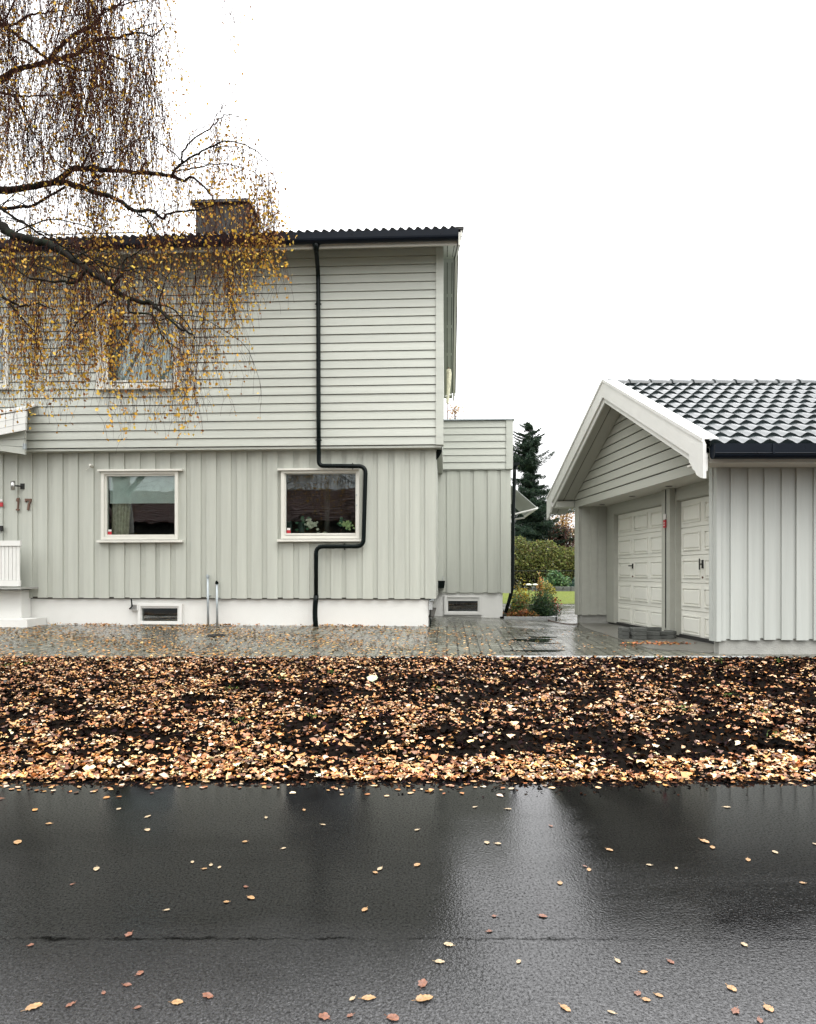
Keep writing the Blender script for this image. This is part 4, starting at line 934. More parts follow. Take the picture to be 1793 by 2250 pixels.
# concrete apron before the doors
m = G(); m.prism([(.02, YN+.17, .352), (-.55, 9.2, .352), (-.25, 12.6, .352), (0, YF-.22, .352), (XD+.3, YF-.22, .352), (XD+.3, YN+.17, .352)], (0, 0, .016)); m.xf = lambda x, y, z: tuple(Vector(gx(x, y, z))+Vector((GA[0], GA[1], 0)))
struct(m, 'concrete_apron', M['apron'])
# stacked paving stones in front of the post
base = Vector(wpos(1432, 1399, 10.1)); bz = .368
def stone(x, y, z, rz, lab, grp='loose paving stones stacked by the garage'):
    m = MB(); L2, W2, Hh, c = .10, .052, .055, .006
    ring = lambda s, z: [(-L2+s, -W2+s, z), (L2-s, -W2+s, z), (L2-s, W2-s, z), (-L2+s, W2-s, z)]
    vs = ring(c, 0)+ring(0, c)+ring(0, Hh-c)+ring(c, Hh)
    m.add(vs, [(3, 2, 1, 0), (12, 13, 14, 15)]+[(k*4+i, k*4+(i+1) % 4, (k+1)*4+(i+1) % 4, (k+1)*4+i) for k in range(3) for i in range(4)])
    o = m.build('paving_stone', M['paver_stone'], label=lab, cat='paving stone', group=grp); o.location = (x, y, z); o.rotation_euler[2] = rz
bx, by = base.x, 10.35; LAY = ['bottom', 'middle', 'top']
for l in range(3):
    for j in range(2): stone(bx-.10+random.uniform(-.01, .01), by+.0+j*.115, bz+l*.057, random.uniform(-.05, .05), '%s layer paving stone, %s column of the taller heap before the garage' % (LAY[l], ['front', 'rear'][j]))
    stone(bx-.29, by+.12, bz+l*.057, pi/2+random.uniform(-.06, .06), '%s layer paving stone at the left end of the taller heap' % LAY[l])
for l in range(2):
    stone(bx+.115+random.uniform(-.01, .01), by+.06, bz+l*.057, random.uniform(-.05, .05), '%s paving stone of the low row, directly right of the taller heap' % ['lower', 'upper'][l])
    stone(bx+.33, by+.10, bz+l*.057, random.uniform(-.08, .08), '%s paving stone of the low row, nearer to the garage post' % ['lower', 'upper'][l])
stone(bx+.17, by+.16, bz+.114, .15, 'single paving stone lying on top of the low row by the garage')
stone(bx+.45, by+.25, bz, pi/2, 'lower paving stone at the right end, beside the garage post'); stone(bx+.45, by+.25, bz+.057, pi/2+.1, 'upper paving stone at the right end, beside the garage post')
# drain cover on the drive, leaf heap by the apron
c = wpos(475, 1391, 10.4); m = MB(); zc = yard_z(c[0], 10.4); m.tube([(c[0], 10.4, zc), (c[0], 10.4, zc+.012)], .13, 18)
for i in range(5): m.box(c[0]-.09, c[0]+.09, 10.32+i*.04, 10.33+i*.04, zc+.0125, zc+.018)
m.build('drain_cover', M['dark'], label='small dark round drain cover set in the paved drive', cat='drain cover')
Pp = np.column_stack([rng.normal(3.45, .22, 160), rng.normal(9.75, .10, 160), np.full(160, .375)])
leaf_cloud('leaf_heap', Pp, rng.uniform(.03, .05, 160), pick([(.5, .16, .05), (.4, .12, .04), (.5, .3, .1)], 160), M['leaf'], tilt=.3, kind='stuff', label='small heap of rusty red leaves on the paving before the garage', cat='leaf litter')
# leaves gathered along wall feet
ng = 700; hxg = rng.uniform(-7, fx, ng); hy = .02-np.abs(rng.normal(0, .06, ng)); pts = np.array([hworld(a, b, 0) for a, b in zip(hxg, hy)]); pts[:, 2] = yz(pts[:, 0], pts[:, 1])+rng.uniform(.005, .03, ng)
kp = rng.uniform(0, 1, ng) < .5+.5*np.sin(hxg*3); pts = pts[kp]
leaf_cloud('wall_foot_leaves', pts, rng.uniform(.025, .045, len(pts)), pick([(.5, .28, .08), (.42, .2, .05), (.3, .12, .04)], len(pts)), M['leaf'], tilt=.5, kind='stuff', label='line of orange leaves blown against the white foundation of the house', cat='leaf litter')
# hose
m = MB(); hp_ = []
for (u, v) in [(1125, 1351), (1160, 1353), (1185, 1356), (1208, 1359), (1203, 1363), (1225, 1368), (1250, 1371), (1272, 1370)]:
    Y = F*(CH-.39)/(v-CY); hp_.append(((u-CX)*Y/F, Y, yard_z((u-CX)*Y/F, Y)+.018))
m.tube(rounded(hp_, .3), .012, 6); m.build('garden_hose', M['hose'], smooth=True, label='thin brown hose snaking over the wet paving to the garage', cat='hose')
# ------------------------------------------------------------------ garden
# planting bed with granite edge
cb = (2.22, 14.75)
m = MB(); edge = []
for t in np.linspace(0, 1, 9): edge.append((1.95+1.15*t, 14.35+.18*sin(t*pi)*-.4+(.5 if t == 1 else 0)*.5))
for (a, b) in zip(edge[:-1], edge[1:]):
    d = Vector((b[0]-a[0], b[1]-a[1], 0)); n_ = Vector((-d.y, d.x, 0)).normalized()*.1; A = Vector((a[0], a[1], .34))+d*.02; B = Vector((b[0], b[1], .34))-d*.02
    m.prism([A, B, B+n_, A+n_], (0, 0, .11))
m.build('bed_edging', M['granite'], label='low curved granite edging of the planting bed beside the extension', cat='edging')
m = MB(); m.prism([(1.9, 14.45, .3), (3.05, 14.45, .3), (3.3, 15.6, .3), (3.2, 17, .3), (1.9, 17, .3)], (0, 0, .14)); struct(m, 'planting_bed', M['soil'])
def bush(name, c, r, n, size, pal, label, cat, tilt=.9, tpl='birch', stems=9, clumps=14, group=None, shell=.55, stemmat=None, flat=0, up=None):
    e = empty(name, c, label=label, cat=cat, group=group)
    cl_ = rng.normal(0, 1, (clumps, 3)); cl_ /= np.linalg.norm(cl_, axis=1)[:, None]; cl_[:, 2] = np.abs(cl_[:, 2])*1.0
    cl_ *= rng.uniform(.35, .8, (clumps, 1))
    i = rng.choice(clumps, n); p = cl_[i]+rng.normal(0, .2, (n, 3))
    rad = np.linalg.norm(p, axis=1); p = p[rad < 1.15]
    P = p*np.array(r); P[:, 2] = np.abs(P[:, 2])
    tone = 1+.25*np.sin(cl_[i][rad < 1.15][:, 0:1]*9)
    leaf_cloud('foliage', P, rng.uniform(.7, 1.2, len(P))*size, pick(pal, len(P), .25)*tone, M['foliage'], e, tilt=tilt, tpl=tpl)
    m = MB()
    for k in range(stems):
        q = cl_[k % clumps]*np.array(r); m.tube([(q[0]*.08, q[1]*.08, -.02), (q[0]*.5, q[1]*.5, q[2]*.55), (q[0], q[1], q[2])], [.012+.01*r[2], .008+.005*r[2], .003], 5)
    m.build('stem', stemmat or M['twig'], e); return e
bush('juniper_bush', (2.86, 15.05, .43), (.42, .38, .58), 3800, .06, [(.03, .07, .03), (.05, .10, .04), (.02, .05, .025), (.08, .14, .045)], 'dark green spreading juniper bush in the bed beside the extension', 'bush', tpl='blade', clumps=26)
bush('rose_bush', (2.30, 14.95, .43), (.28, .25, .6), 900, .045, [(.09, .15, .05), (.14, .19, .06), (.22, .12, .04), (.07, .12, .04)], 'leggy green rose bush between downpipe and juniper', 'bush')
bush('ground_plant', (2.35, 14.62, .43), (.42, .12, .16), 500, .04, [(.35, .12, .05), (.22, .08, .03), (.12, .12, .04), (.4, .22, .06)], 'low reddish plants along the front of the granite edged bed', 'plant')
bush('yellow_shrub', (2.75, 17.3, .43), (.3, .25, .75), 700, .06, [(.45, .33, .03), (.38, .30, .05), (.2, .2, .04)], 'small bright yellow shrub behind the juniper', 'shrub')
bush('orange_shrub', (3.35, 18.0, .43), (.16, .16, .92), 260, .07, [(.5, .28, .08), (.4, .2, .06), (.3, .3, .08)], 'thin upright plant with orange leaves right of the yellow shrub', 'plant')
bush('red_flower_plant', (3.45, 16.9, .43), (.25, .2, .42), 320, .05, [(.35, .05, .03), (.25, .07, .03), (.06, .08, .03)], 'low plant with dark red flower heads above the juniper', 'plant')
for (px, Y) in ((1162, 21.5), (1176, 22)):
    x = (px-CX)*Y/F; z = CH-(1284-CY)*Y/F; e = empty('bird_table', (x, Y, 0), label='flat pale stone disc on a thin foot, %s of the two on the lawn' % ('left' if px < 1170 else 'right'), cat='garden ornament', group='pale stone discs on the lawn')
    m = MB(); m.tube([(0, 0, z-.03), (0, 0, z), (0, 0, z+.02)], [.08, .09, .03], 12); m.build('disc', M['petal'], e); m = MB(); m.tube([(0, 0, .44), (0, 0, z-.03)], .012, 8); m.build('foot', M['pipe'], e)
# stone wall with plants, lawn end
m = MB(); x = 6.0
while x < 12.5:
    for l in range(2): m.box(x+.02*l, x+.36, 34.0+random.uniform(0, .03), 34.3, .44+l*.12, .55+l*.12)
    x += .38+random.uniform(-.03, .03)
m.build('retaining_wall', M['paver_stone'], label='low grey stone retaining wall at the end of the lawn', cat='wall')
GR = [(.10, .19, .07), (.06, .13, .06), (.18, .27, .11)]
bush('green_shrub', (7.25, 35, .62), (.75, .6, .85), 1500, .13, GR, 'round green shrub above the stone retaining wall', 'shrub')
bush('blue_green_shrub', (8.6, 35, .62), (.7, .5, .55), 1200, .12, [(.05, .10, .07), (.04, .08, .06)], 'lower blue green shrub above the retaining wall beside the garage', 'shrub')
bush('lawn_shrub', (5.9, 30, .43), (.4, .4, .5), 500, .10, [(.3, .26, .05), (.15, .15, .04)], 'small yellowing shrub at the left end of the stone wall', 'shrub')
# hedge
e = empty('hedge', (5.5, 40, .4), label='large rounded olive yellow hedge beyond the lawn', cat='hedge')
n = 15000; hx = rng.uniform(-2.6, 5.5, n); tx = (hx+2.6)/8.1; top = 3.05-1.05*np.clip((tx-.25)/.75, 0, 1)**1.3+.12*np.sin(hx*3.3)+.07*np.sin(hx*8.1)
q = rng.uniform(0, 1, n)**.55; zh = q*top; yy = -1.1*np.sqrt(np.clip(1-(q)**3, .02, 1))+rng.normal(0, .15, n)
hcol = pick([(.17, .20, .045), (.13, .16, .04), (.08, .10, .03), (.21, .22, .055), (.12, .09, .035)], n, .25)
leaf_cloud('foliage', np.column_stack([hx, yy, zh+rng.normal(0, .05, n)]), rng.uniform(.06, .12, n), hcol, M['foliage'], e, tilt=1)
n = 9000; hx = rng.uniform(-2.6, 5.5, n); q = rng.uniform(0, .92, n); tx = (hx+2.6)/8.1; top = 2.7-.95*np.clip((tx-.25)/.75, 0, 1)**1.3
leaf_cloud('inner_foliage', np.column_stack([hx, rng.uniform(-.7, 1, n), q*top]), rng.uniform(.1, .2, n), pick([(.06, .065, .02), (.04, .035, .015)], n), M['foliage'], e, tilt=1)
m = MB()
for i in range(30): x = -2.5+i*.27; m.tube([(x, 0, 0), (x+random.uniform(-.2, .2), -.2, 1.0), (x+random.uniform(-.4, .4), -.3, 1.9)], [.04, .03, .01], 5)
m.build('stem', M['twig'], e)
# dark steel fence
e = empty('metal_fence', (4, 37, .4), label='thin dark metal fence rail running before the hedge', cat='fence')
m = MB(); m.tube([(-1, 0, 1.03), (9, 0, 1.03)], .022, 6); m.tube([(-1, 0, .15), (9, 0, .15)], .015, 5); m.build('rail', M['pipe'], e)
m = MB()
for i in range(6): m.tube([(-1+i*1.9, 0, 0), (-1+i*1.9, 0, 1.05)], .025, 6)
m.build('post', M['pipe'], e)
m = MB()
for i in range(90): m.tube([(-1+i*.11, 0, .15), (-1+i*.11, 0, 1.03)], .003, 3, caps=False)
m.build('mesh_panel', M['pipe'], e)
# spruce
e = empty('spruce_tree', wpos(1163, 1000, 44)[:2]+(.3,), label='tall dark spruce rising behind the garden hedge', cat='tree')
Hs = CH+(CY-924)*44/F-.3; m = MB(); m.tube([(0, 0, 0), (.03, 0, Hs*.5), (0, 0, Hs)], [.2, .1, .012], 8); m.build('trunk', M['bark'], e)
P = []; U = []; br = MB()
z = 1.2
while z < Hs-.15:
    t = 1-z/Hs; R = 3.3*t**.58
    if Hs*.52 < z < Hs*.62: R *= 1.05
    elif Hs*.62 < z < Hs*.72: R *= .62
    nb_ = random.choice((5, 6, 7)) if t > .1 else 4
    for k in range(nb_):
        a = random.uniform(0, 2*pi); r = R*random.uniform(.5, 1.15)
        if cos(a) > .3 and Hs*.45 < z < Hs*.62: r *= 1.25
        if random.random() < .08: r *= .5
        dz = -.25*r if t > .3 else .15*r; n_ = max(4, int(r/.09)); pts = []
        for j in range(n_+1):
            s = j/n_; x_ = r*s; zz = z+dz*s+.30*r*(s**2.2)*.75; pts.append((x_*cos(a), x_*sin(a), zz))
        br.tube(pts[::2] if len(pts) > 4 else pts, .012, 3, caps=False)
        for j, p in enumerate(pts):
            if j == 0: continue
            s = j/n_; wd = .42*r*(1-s)+.10
            for h in range(int(20+wd*36)):
                o = random.uniform(-1, 1)*wd
                P.append((p[0]-sin(a)*o+random.gauss(0, .02), p[1]+cos(a)*o, p[2]-abs(o)*.18-random.uniform(-.03, .30 if t > .2 else .09)*(1-.5*s)))
    z += .16+.17*t
br.build('branch', M['bark'], e)
P = np.array(P); print('spruce', len(P))
leaf_cloud('needles', P, rng.uniform(.09, .17, len(P)), pick([(.022, .048, .03), (.03, .062, .036), (.05, .08, .04), (.016, .032, .022)], len(P), .25), M['foliage'], e, tilt=.8, tpl='blade')
# deciduous background trees
def small_tree(name, px, Y, ztop, rx, n, size, pal, label, zb=2.5, cat='tree', bare=60):
    x = (px-CX)*Y/F; e = empty(name, (x, Y, .3), label=label, cat=cat); m = MB(); H_ = ztop-.3
    m.tube([(0, 0, 0), (.05, 0, H_*.5), (0, 0, H_*.95)], [.13, .08, .01], 7); m.build('trunk', M['bark'], e)
    m = MB(); P = []
    for k in range(bare):
        z0 = random.uniform(zb*.5, H_*.9); a = random.uniform(0, 2*pi); r = rx*random.uniform(.5, 1.1)*max(.15, min(1, (H_*1.03-z0)/(H_*.4))); p0 = Vector((0, 0, z0)); p = p0; pts = [p0]
        for j in range(5):
            p = p+Vector((cos(a)*r/5, sin(a)*r/5, r*.22/(j+1)+.10)); a += random.gauss(0, .25); pts.append(p)
        m.tube(pts, [.03, .02, .015, .01, .007, .004], 4, caps=False)
        for h in range(n//bare):
            q = random.choice(pts[2:]); P.append((q[0]+random.gauss(0, .18), q[1]+random.gauss(0, .18), q[2]+random.gauss(0, .16)))
    m.build('branch', M['bark'], e); P = np.array(P)
    leaf_cloud('crown', P, rng.uniform(.7, 1.2, len(P))*size, pick(pal, len(P), .25), M['foliage'], e, tilt=1)
OR = [(.45, .26, .07), (.36, .19, .05), (.52, .34, .12), (.25, .13, .05)]
small_tree('autumn_tree', 1236, 48, CH+(CY-1126)*48/F, 1.3, 2600, .10, OR, 'sparse orange autumn tree between the spruce and the garage')
small_tree('dark_red_tree', 1236, 43.5, CH+(CY-1172)*43.5/F, 1.2, 4200, .11, [(.09, .04, .03), (.12, .05, .035), (.06, .07, .03), (.05, .04, .03)], 'dark reddish bushy tree beyond the hedge beside the garage', zb=1.0)
small_tree('autumn_tree', 1000, 52, CH+(CY-862)*52/F, 1.0, 1900, .11, OR, 'orange tree top showing above the flat extension roof', zb=8, bare=45)
small_tree('autumn_tree', 1285, 60, CH+(CY-1160)*60/F, 3, 3500, .14, OR, 'wide pale orange tree farthest behind the garage corner', zb=1.0)
small_tree('autumn_tree', 1100, 58, CH+(CY-1150)*58/F, 2.6, 2200, .14, [(.12, .12, .04), (.2, .14, .05)], 'olive brown tree hidden mostly behind spruce and extension', zb=1.0)
# ------------------------------------------------------------------ BIRCH
TB = (-6.9, 8.4)
birch = empty('birch_tree', (TB[0], TB[1], 0.3), label='weeping birch with thin yellow leaved twigs hanging before the house', cat='tree')
def bl(p): return (p[0]-TB[0], p[1]-TB[1], p[2]-.3)
m = MB(); tz = [0, .6, 2, 4, 6, 8, 10, 12.5]
m.tube([bl((TB[0]+.10*sin(z), TB[1]+.08*cos(z*.8)-.08, z+.2)) for z in tz], [.30, .24, .21, .18, .14, .10, .06, .02], 14); m.build('trunk', M['birch'], birch, smooth=True)
def c1(x, y): return (x/1.909, y/1.909)
def c2(x, y): return (x/2.454, 440+y/2.454)
LIMB = [ # points in crop px, depth start, depth end, radius start/end, start height on trunk
 ([c1(*p) for p in [(-260,760),(0,797),(120,785),(230,762),(300,710),(360,706),(450,712),(600,724),(720,738),(765,762),(810,745),(870,800),(900,842)]], 8.3, 7.9, .055, .008, 3.3),
 ([c1(*p) for p in [(230,762),(290,768),(340,782),(400,808),(470,826),(560,880),(640,886),(680,916),(730,890),(830,882),(900,860)]], 8.2, 7.6, .038, .006, None),
 ([c1(*p) for p in [(720,736),(745,700),(770,680),(820,650),(880,620),(960,590),(1050,620),(1110,665),(1145,710),(1160,800)]], 8.0, 7.8, .017, .003, None),
 ([c1(*p) for p in [(760,680),(765,640),(800,595),(880,540),(920,500),(965,482),(1000,490),(1040,508),(1110,520)]], 8.0, 8.1, .012, .002, None),
 ([c1(*p) for p in [(890,525),(900,495),(925,460),(935,430),(970,380),(1002,328)]], 8.05, 8.2, .006, .002, None),
 ([c1(*p) for p in [(735,722),(790,708),(840,702),(900,688),(960,690),(1060,722),(1110,760)]], 8.0, 7.7, .011, .002, None),
 ([c1(*p) for p in [(795,600),(800,570),(850,530),(893,515)]], 8.0, 8.0, .007, .003, None),
 ([c1(*p) for p in [(880,620),(920,612),(1000,620),(1060,650),(1120,690)]], 7.95, 7.7, .007, .002, None),
 ([c1(*p) for p in [(-60,868),(0,870),(80,868),(150,860),(210,820),(275,783)]], 8.1, 8.15, .022, .012, None),
 ([c1(*p) for p in [(-30,850),(20,885),(80,922),(130,955),(175,985),(230,1010)]], 8.1, 7.8, .02, .008, None),
 ([c2(*p) for p in [(-260,60),(-100,90),(0,135),(50,175),(100,200),(180,218),(250,232),(340,280),(440,350),(520,402),(600,462),(690,530),(800,552),(830,570),(880,610),(960,680),(1040,722)]], 7.6, 6.6, .065, .008, 2.9),
 ([c2(*p) for p in [(600,462),(640,420),(665,370),(660,330),(720,290),(800,250)]], 6.85, 6.8, .02, .004, None),
 ([c2(*p) for p in [(470,375),(400,440),(330,435),(200,430),(120,400),(60,330)]], 7.0, 7.2, .02, .006, None),
 ([c2(*p) for p in [(690,530),(700,600),(820,620),(850,680),(900,760),(960,800)]], 6.8, 6.7, .014, .003, None),
 ([c2(*p) for p in [(580,540),(520,580),(460,620),(400,680),(350,760)]], 6.85, 6.9, .013, .003, None),
 ([c2(*p) for p in [(40,540),(90,600),(130,650),(180,710),(200,800)]], 7.2, 7.2, .015, .003, None),
 ([c2(*p) for p in [(-60,480),(40,540),(110,570),(200,560),(300,590)]], 7.3, 7.2, .018, .005, None),
 ([c2(*p) for p in [(430,340),(520,330),(640,370),(700,360),(800,430),(880,500)]], 7.0, 6.8, .012, .003, None),
 ([c1(*p) for p in [(-260,420),(0,335),(60,295),(120,280),(200,262),(330,222),(400,172),(500,156),(590,140),(650,150),(700,92)]], 8.6, 8.4, .05, .004, 6.0),
 ([c1(*p) for p in [(-200,40),(0,100),(60,140),(120,182),(180,230),(230,262),(330,290),(400,300)]], 8.7, 8.4, .035, .006, 8.0),
 ([c1(*p) for p in [(200,262),(250,200),(300,152),(400,92),(440,40),(520,20),(640,-10)]], 8.5, 8.4, .03, .005, None),
 ([c1(*p) for p in [(330,222),(420,220),(500,250),(560,270),(610,330),(640,400)]], 8.5, 8.3, .014, .003, None),
 ([c1(*p) for p in [(-200,350),(0,385),(60,400),(120,402),(230,402)]], 8.4, 8.5, .03, .006, 5.2),
 ([c1(*p) for p in [(60,400),(100,480),(140,560),(200,640),(260,700)]], 8.4, 8.2, .016, .006, None),
 ([c1(*p) for p in [(0,60),(30,110),(80,90),(150,60),(200,50),(280,40),(360,-20)]], 8.6, 8.5, .02, .004, None),
 ([c1(*p) for p in [(345,700),(370,640),(385,600),(390,560),(350,555),(320,590)]], 8.15, 8.1, .013, .003, None),
 ([c1(*p) for p in [(390,695),(395,660),(430,638),(500,634),(550,610),(575,590)]], 8.1, 8.0, .010, .003, None),
 ([c1(*p) for p in [(595,722),(600,695),(615,670),(590,662),(550,675)]], 8.05, 8.0, .008, .003, None),
 ([c1(*p) for p in [(350,780),(385,760),(400,735),(380,720)]], 8.1, 8.1, .012, .006, None),
 ([c1(*p) for p in [(620,975),(630,930),(700,880),(760,850)]], 7.7, 7.7, .008, .003, None),
 ([c1(*p) for p in [(560,880),(610,920),(650,970),(700,1010)]], 7.7, 7.5, .012, .004, None),
]
lb = MB(); spine = []
for (pts, y0, y1, r0, r1, zt) in LIMB:
    W = []; n = len(pts)
    for i, (px, py) in enumerate(pts):
        t = i/(n-1); W.append(Vector(wpos(px, py, y0+(y1-y0)*t)))
    if zt is not None: W = [Vector((TB[0], TB[1], zt)), (Vector((TB[0], TB[1], zt))+W[0])*.5+Vector((0, 0, .15))]+W
    # subdivide and roughen
    Q = []
    for i in range(len(W)-1):
        for k in range(4):
            t = k/4; a = W[max(i-1, 0)]; b = W[i]; c = W[i+1]; d = W[min(i+2, len(W)-1)]
            p = .5*((2*b)+(c-a)*t+(2*a-5*b+4*c-d)*t*t+(3*b-a-3*c+d)*t**3)
            Q.append(p+Vector((random.gauss(0, 1), random.gauss(0, 1), random.gauss(0, 1)))*.006)
    Q.append(W[-1]); k_ = len(Q)
    rad = [(r0+(r1-r0)*(i/(k_-1))**.8)*random.uniform(.88, 1.15) for i in range(k_)]
    lb.tube([bl(q) for q in Q], rad, 8 if r0 > .02 else 5)
    spine.append((Q, rad))
lb.build('limb', M['bark'], birch, smooth=True)
# hanging twigs
YBOT = [(0, 900), (30, 925), (60, 945), (80, 930), (110, 880), (160, 880), (200, 850), (240, 955), (300, 975), (350, 915), (400, 940), (430, 900), (460, 880), (490, 850), (520, 730), (560, 690), (610, 620), (640, 560)]
def ybot(px): return float(np.interp(px, [a for a, b in YBOT], [b for a, b in YBOT]))
tw = MB(); LP = []; LC = []; LS = []
YEL = [(.70, .42, .045), (.62, .34, .035), (.74, .48, .07), (.48, .23, .035), (.26, .11, .03), (.64, .42, .08)]
def strand(px, py, Y, L_, lean=0, dens=1.0, rad=.0026, side=True, sz=1.0):
    p = Vector(wpos(px, py, Y)); n = max(5, int(L_/.085)); st = L_/n; pts = [p.copy()]; dirn = Vector((lean+random.gauss(0, .35), random.gauss(0, .35), -.4)); 
    dr = Vector((random.gauss(0, .05), random.gauss(0, .05), 0))
    for i in range(n):
        dirn = dirn*.72+Vector((0, 0, -.34))+dr+Vector((random.gauss(0, .07), random.gauss(0, .07), 0)); p = p+dirn.normalized()*st; pts.append(p.copy())
        if i > 0 and random.random() < .62*dens*(.5+.7*i/n):
            LP.append(tuple(p+Vector((random.gauss(0, .018), random.gauss(0, .018), random.gauss(0, .015)))))
            LS.append(random.uniform(.022, .042)*sz)
        if side and i > 1 and random.random() < .32:
            a = random.uniform(0, 2*pi); l2 = random.uniform(.08, .28); d2 = Vector((cos(a), sin(a), -.4)); q = p.copy(); qs = [q.copy()]
            for k in range(3): d2 = d2*.6+Vector((0, 0, -.55)); q = q+d2.normalized()*l2/3; qs.append(q.copy())
            tw.tube([bl(x) for x in qs], rad*.55, 3, caps=False)
            if random.random() < .7*dens: LP.append(tuple(qs[-1])); LS.append(random.uniform(.022, .036)*sz)
    r = [rad*(1-.65*i/n) for i in range(n+1)]
    tw.tube([bl(x) for x in pts], r, 3, caps=False)
def yspan(px, py, Y, cap): # length that ends near the lower envelope
    return min(cap, max(.12, (ybot(px)-py)*Y/F*random.uniform(.45, 1.02)))
# upper curtain, in bunches, from branches partly above the frame
for b in range(125):
    cx = random.uniform(-60, 368)**1.0; cy = random.uniform(-420, 330); Y = random.uniform(7.6, 9.2)
    for k in range(random.randint(12, 24)):
        px = cx+random.gauss(0, 9); py = cy+random.gauss(0, 45)
        if px > 385: continue
        end = 470 if px < 330 else 400
        L_ = min(random.uniform(.7, 2.0), max(.2, (end+random.uniform(-120, 60)-py)*Y/F))
        strand(px, py, Y+random.gauss(0, .15), L_, 0, .27, .0030)
# strands from the limbs themselves
for si, (Q, rad) in enumerate(spine):
    low = si in (10, 11, 12, 13, 14, 15, 16, 17, 9, 30)
    arch = si in (2, 3, 5, 7)
    step = 2 if not arch else 1
    for i in range(0, len(Q)):
        q = Q[i]
        if q.y < 1: continue
        px = q.x*F/q.y+CX; py = CY-(q.z-CH)*F/q.y
        if px < -60 or px > 640: continue
        for k in range(1 if low else 2):
            if arch:
                cap = random.uniform(.25, .9) if px < 500 else random.uniform(.5, 1.75)
                if px < 470 and random.random() < .5: continue
            elif low: cap = random.uniform(.3, 1.7)
            else: cap = random.uniform(.3, 1.3)
            L_ = yspan(px, py, q.y, cap); strand(px, py, q.y, L_, random.uniform(-.4, .6), 1.0 if low or arch else .6, .0024)
# dense yellow lower mass in front of the eaves and upper wall
for b in range(70):
    cx = random.uniform(-40, 585); Y = random.uniform(7.4, 9.0); cy = random.uniform(455, 620) if cx < 540 else random.uniform(420, 540)
    if random.random() < .33 and cx < 480: cy = random.uniform(600, 790)
    for k in range(random.randint(6, 13)):
        px = cx+random.gauss(0, 7); py = cy+random.gauss(0, 25)
        if px > 600 or (225 < px < 385 and random.random() < .5): continue
        strand(px, py, Y+random.gauss(0, .1), yspan(px, py, Y, random.uniform(.6, 2.6)), 0, .82 if py < 560 else .6, .0026)
for b in range(26):
    cx = random.choice((random.uniform(30, 200), random.uniform(230, 470))); cy = random.uniform(600, 780); Y = random.uniform(6.7, 8.2)
    for k in range(random.randint(5, 9)):
        px = cx+random.gauss(0, 6); py = cy+random.gauss(0, 22)
        if ybot(px)-py < 40 or (230 < px < 385 and k > 1): continue
        strand(px, py, Y+random.gauss(0, .08), (ybot(px)-py)*Y/F*random.uniform(.6, 1.1), 0, .9, .0024)
# thin sprays: right fringe of the upper curtain, and the lone twigs top centre
for k in range(46): strand(random.gauss(372, 14), random.uniform(-60, 330), 8.3, random.uniform(.3, .8), .3, .9, .002)
for k in range(34): strand(random.gauss(506, 9), random.uniform(-60, 30), 7.8, random.uniform(.4, 1.0)*.9, 0, .08, .0024)
for k in range(14): strand(random.gauss(548, 22), random.uniform(-60, -10), 7.8, random.uniform(.2, .5), 0, .15, .002)
for k in range(60): strand(random.uniform(560, 606), random.uniform(380, 500), 7.6, random.uniform(.3, .95), 0, .9, .0023)
bm_ = MB()
cand = [(Q[i], rad[i]) for Q, rad in spine for i in range(3, len(Q)-2) if rad[i] > .0055 and Q[i].y > 5]
for k in range(85):
    q, r0 = random.choice(cand); px = q.x*F/q.y+CX
    if px > 420 or px < -80: continue
    a = random.uniform(0, 2*pi); d_ = Vector((cos(a)*1.0, sin(a)*.5, random.uniform(.1, 1.1))).normalized(); L_ = random.uniform(.5, 1.5); n_ = 14; p = q.copy(); ps = [p.copy()]
    for j in range(n_):
        d_ = (d_+Vector((random.gauss(0, .22), random.gauss(0, .18), random.gauss(0, .16)-.05-.26*(j/n_)))).normalized(); p = p+d_*L_/n_; ps.append(p.copy())
    rb = min(r0*.6, random.uniform(.004, .011))
    bm_.tube([bl(x) for x in ps], [rb*(1-.8*j/n_) for j in range(n_+1)], 5)
    for j in range(4, n_+1, 2):
        x = ps[j].x*F/ps[j].y+CX; y_ = CY-(ps[j].z-CH)*F/ps[j].y
        if x < 600 and y_ < 900: strand(x, y_, ps[j].y, min(random.uniform(.2, .8), max(.15, (ybot(x)-y_)*ps[j].y/F)), 0, .3 if y_ < 430 else .6, .0024)
bm_.build('branch', M['bark'], birch, smooth=True)
tw.build('twigs', M['twig'], birch)
LP = np.array(LP); LS = np.array(LS); print('birch leaves', len(LP), 'twig verts', len(tw.v))
lab = LP-np.array([TB[0], TB[1], .3]); upn = rng.normal(0, 1, lab.shape); upn[:, 2] *= .5
leaf_cloud('leaves', lab, LS, pick(YEL, len(lab), .15), M['foliage'], birch, tilt=.3, up=upn/np.linalg.norm(upn, axis=1)[:, None])
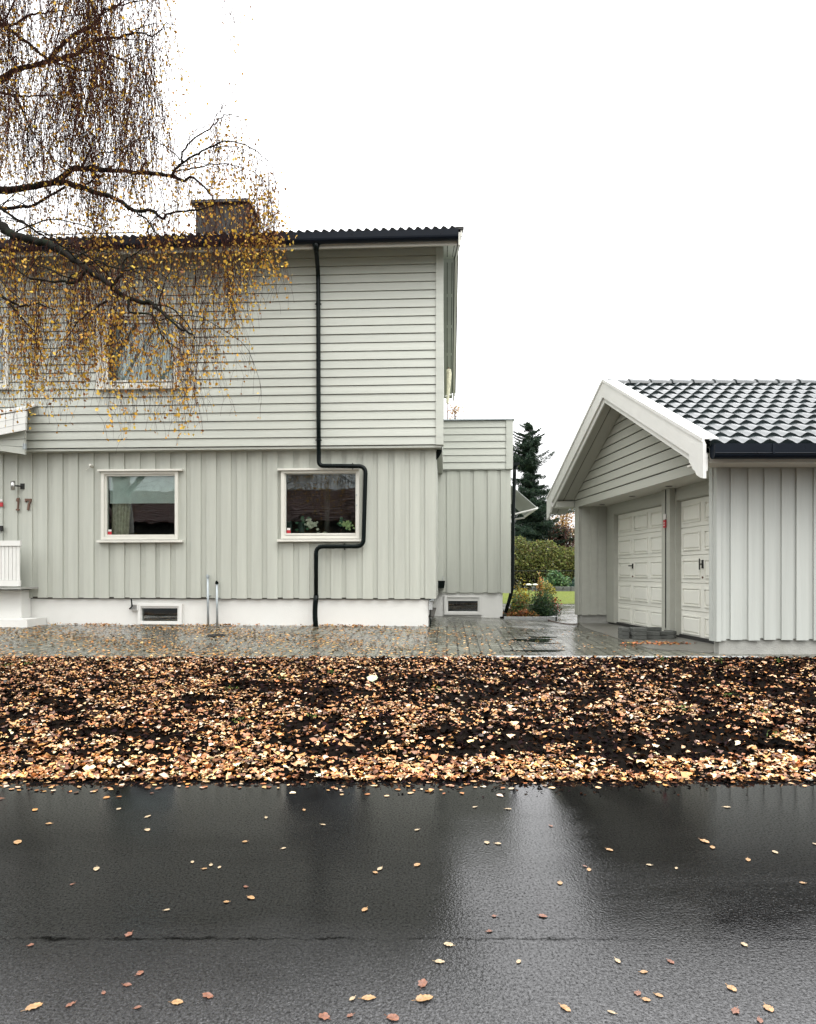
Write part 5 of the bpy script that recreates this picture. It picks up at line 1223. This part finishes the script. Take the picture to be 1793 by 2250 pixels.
# ------------------------------------------------------------------ across the road, seen only mirrored in the window panes
nb_h = empty('neighbouring_house', (-12, -13, .1), label='long dark house with old red tiled roof, mirrored in the ground floor panes', cat='house')
m = MB(); m.box(-18, 14, -8, 0, 0, 4.0); m.build('wall', M['nwall'], nb_h)
m = MB()
for s in (0, 1):
    rows = 16
    for r in range(rows):
        y0 = .7-r*(4.7/rows) if s == 0 else -8.7+r*(4.7/rows); y1 = y0-(4.7/rows) if s == 0 else y0+(4.7/rows); z0 = 3.9+r*.14; z1 = z0+.14
        m.add([(-18.6, y0, z0+.04), (14.6, y0, z0+.04), (14.6, y1, z1), (-18.6, y1, z1)], [(0, 1, 2, 3)])
        m.add([(-18.6, y0, z0-.01), (14.6, y0, z0-.01), (14.6, y0, z0+.04), (-18.6, y0, z0+.04)], [(0, 1, 2, 3)])
nr = m.build('roof', M['rooftile_red'], nb_h)
for x in (-14, -8, -2, 4, 10):
    m = MB(); m.box(x, x+1.4, .005, .05, 1.4, 2.6); f_ = m.build('window', M['white'], nb_h); m = MB(); m.box(x+.08, x+1.32, .051, .056, 1.48, 2.52); m.build('pane', M['water'], f_)
e = empty('added_hedge', (-10, -8.5, .1), label='dense dark hedge added across the road to darken the window reflections', cat='hedge')  # unseen hedge, added to darken what the lower panes reflect
n = 14000; hx = rng.uniform(-16, 26, n); zz = rng.uniform(0, 1, n)*(2.3+.25*np.sin(hx*1.3)); leaf_cloud('foliage', np.column_stack([hx, rng.uniform(-.6, .6, n), zz]), rng.uniform(.12, .22, n), pick([(.03, .045, .02), (.05, .06, .03), (.02, .03, .02)], n), M['foliage'], e, tilt=1)
m = MB()
for i in range(60): m.tube([(-16+i*.7, 0, 0), (-16+i*.7, 0, 1.9)], .03, 5)
m.build('stem', M['twig'], e)
for (x, y, h) in ((-9, -10.5, 9), (-17, -10, 10.5), (-4.5, -11, 8)):
    random.seed(int(-x*3)); e = empty('bare_tree', (x, y, .1), label={-9: 'middle bare tree across the road, mirrored in the window panes', -17: 'tallest bare tree across the road, farthest left', -4.5: 'smallest bare tree across the road, nearest the bend of the pipe'}[x], cat='tree')
    m = MB(); m.tube([(0, 0, 0), (.1, 0, h*.4), (0, 0, h)], [.2, .14, .02], 8); m.build('trunk', M['bark'], e); m = MB(); P = []
    for k in range(60):
        z0 = random.uniform(h*.25, h*.9); a = random.uniform(0, 6.28); r = (h-z0)*.45+.5; p = Vector((0, 0, z0)); pts = [p]
        for j in range(6): p = p+Vector((cos(a)*r/6, sin(a)*r/6, .35-.09*j)); a += random.gauss(0, .3); pts.append(p)
        m.tube(pts, [.05, .035, .025, .02, .012, .008, .005], 4, caps=False)
        for q in pts[2:]:
            for c in range(3):
                g_ = Vector((random.gauss(0, .3), random.gauss(0, .3), -random.uniform(.3, .9))); m.tube([q, q+g_*.5+Vector((0, 0, .1)), q+g_], .006, 3, caps=False); P.append(tuple(q+g_))
    m.build('branch', M['bark'], e); P = np.array(P); leaf_cloud('leaves', P, rng.uniform(.05, .09, len(P)), pick(OR, len(P)), M['foliage'], e, tilt=1)
print('objects', len(bpy.data.objects))
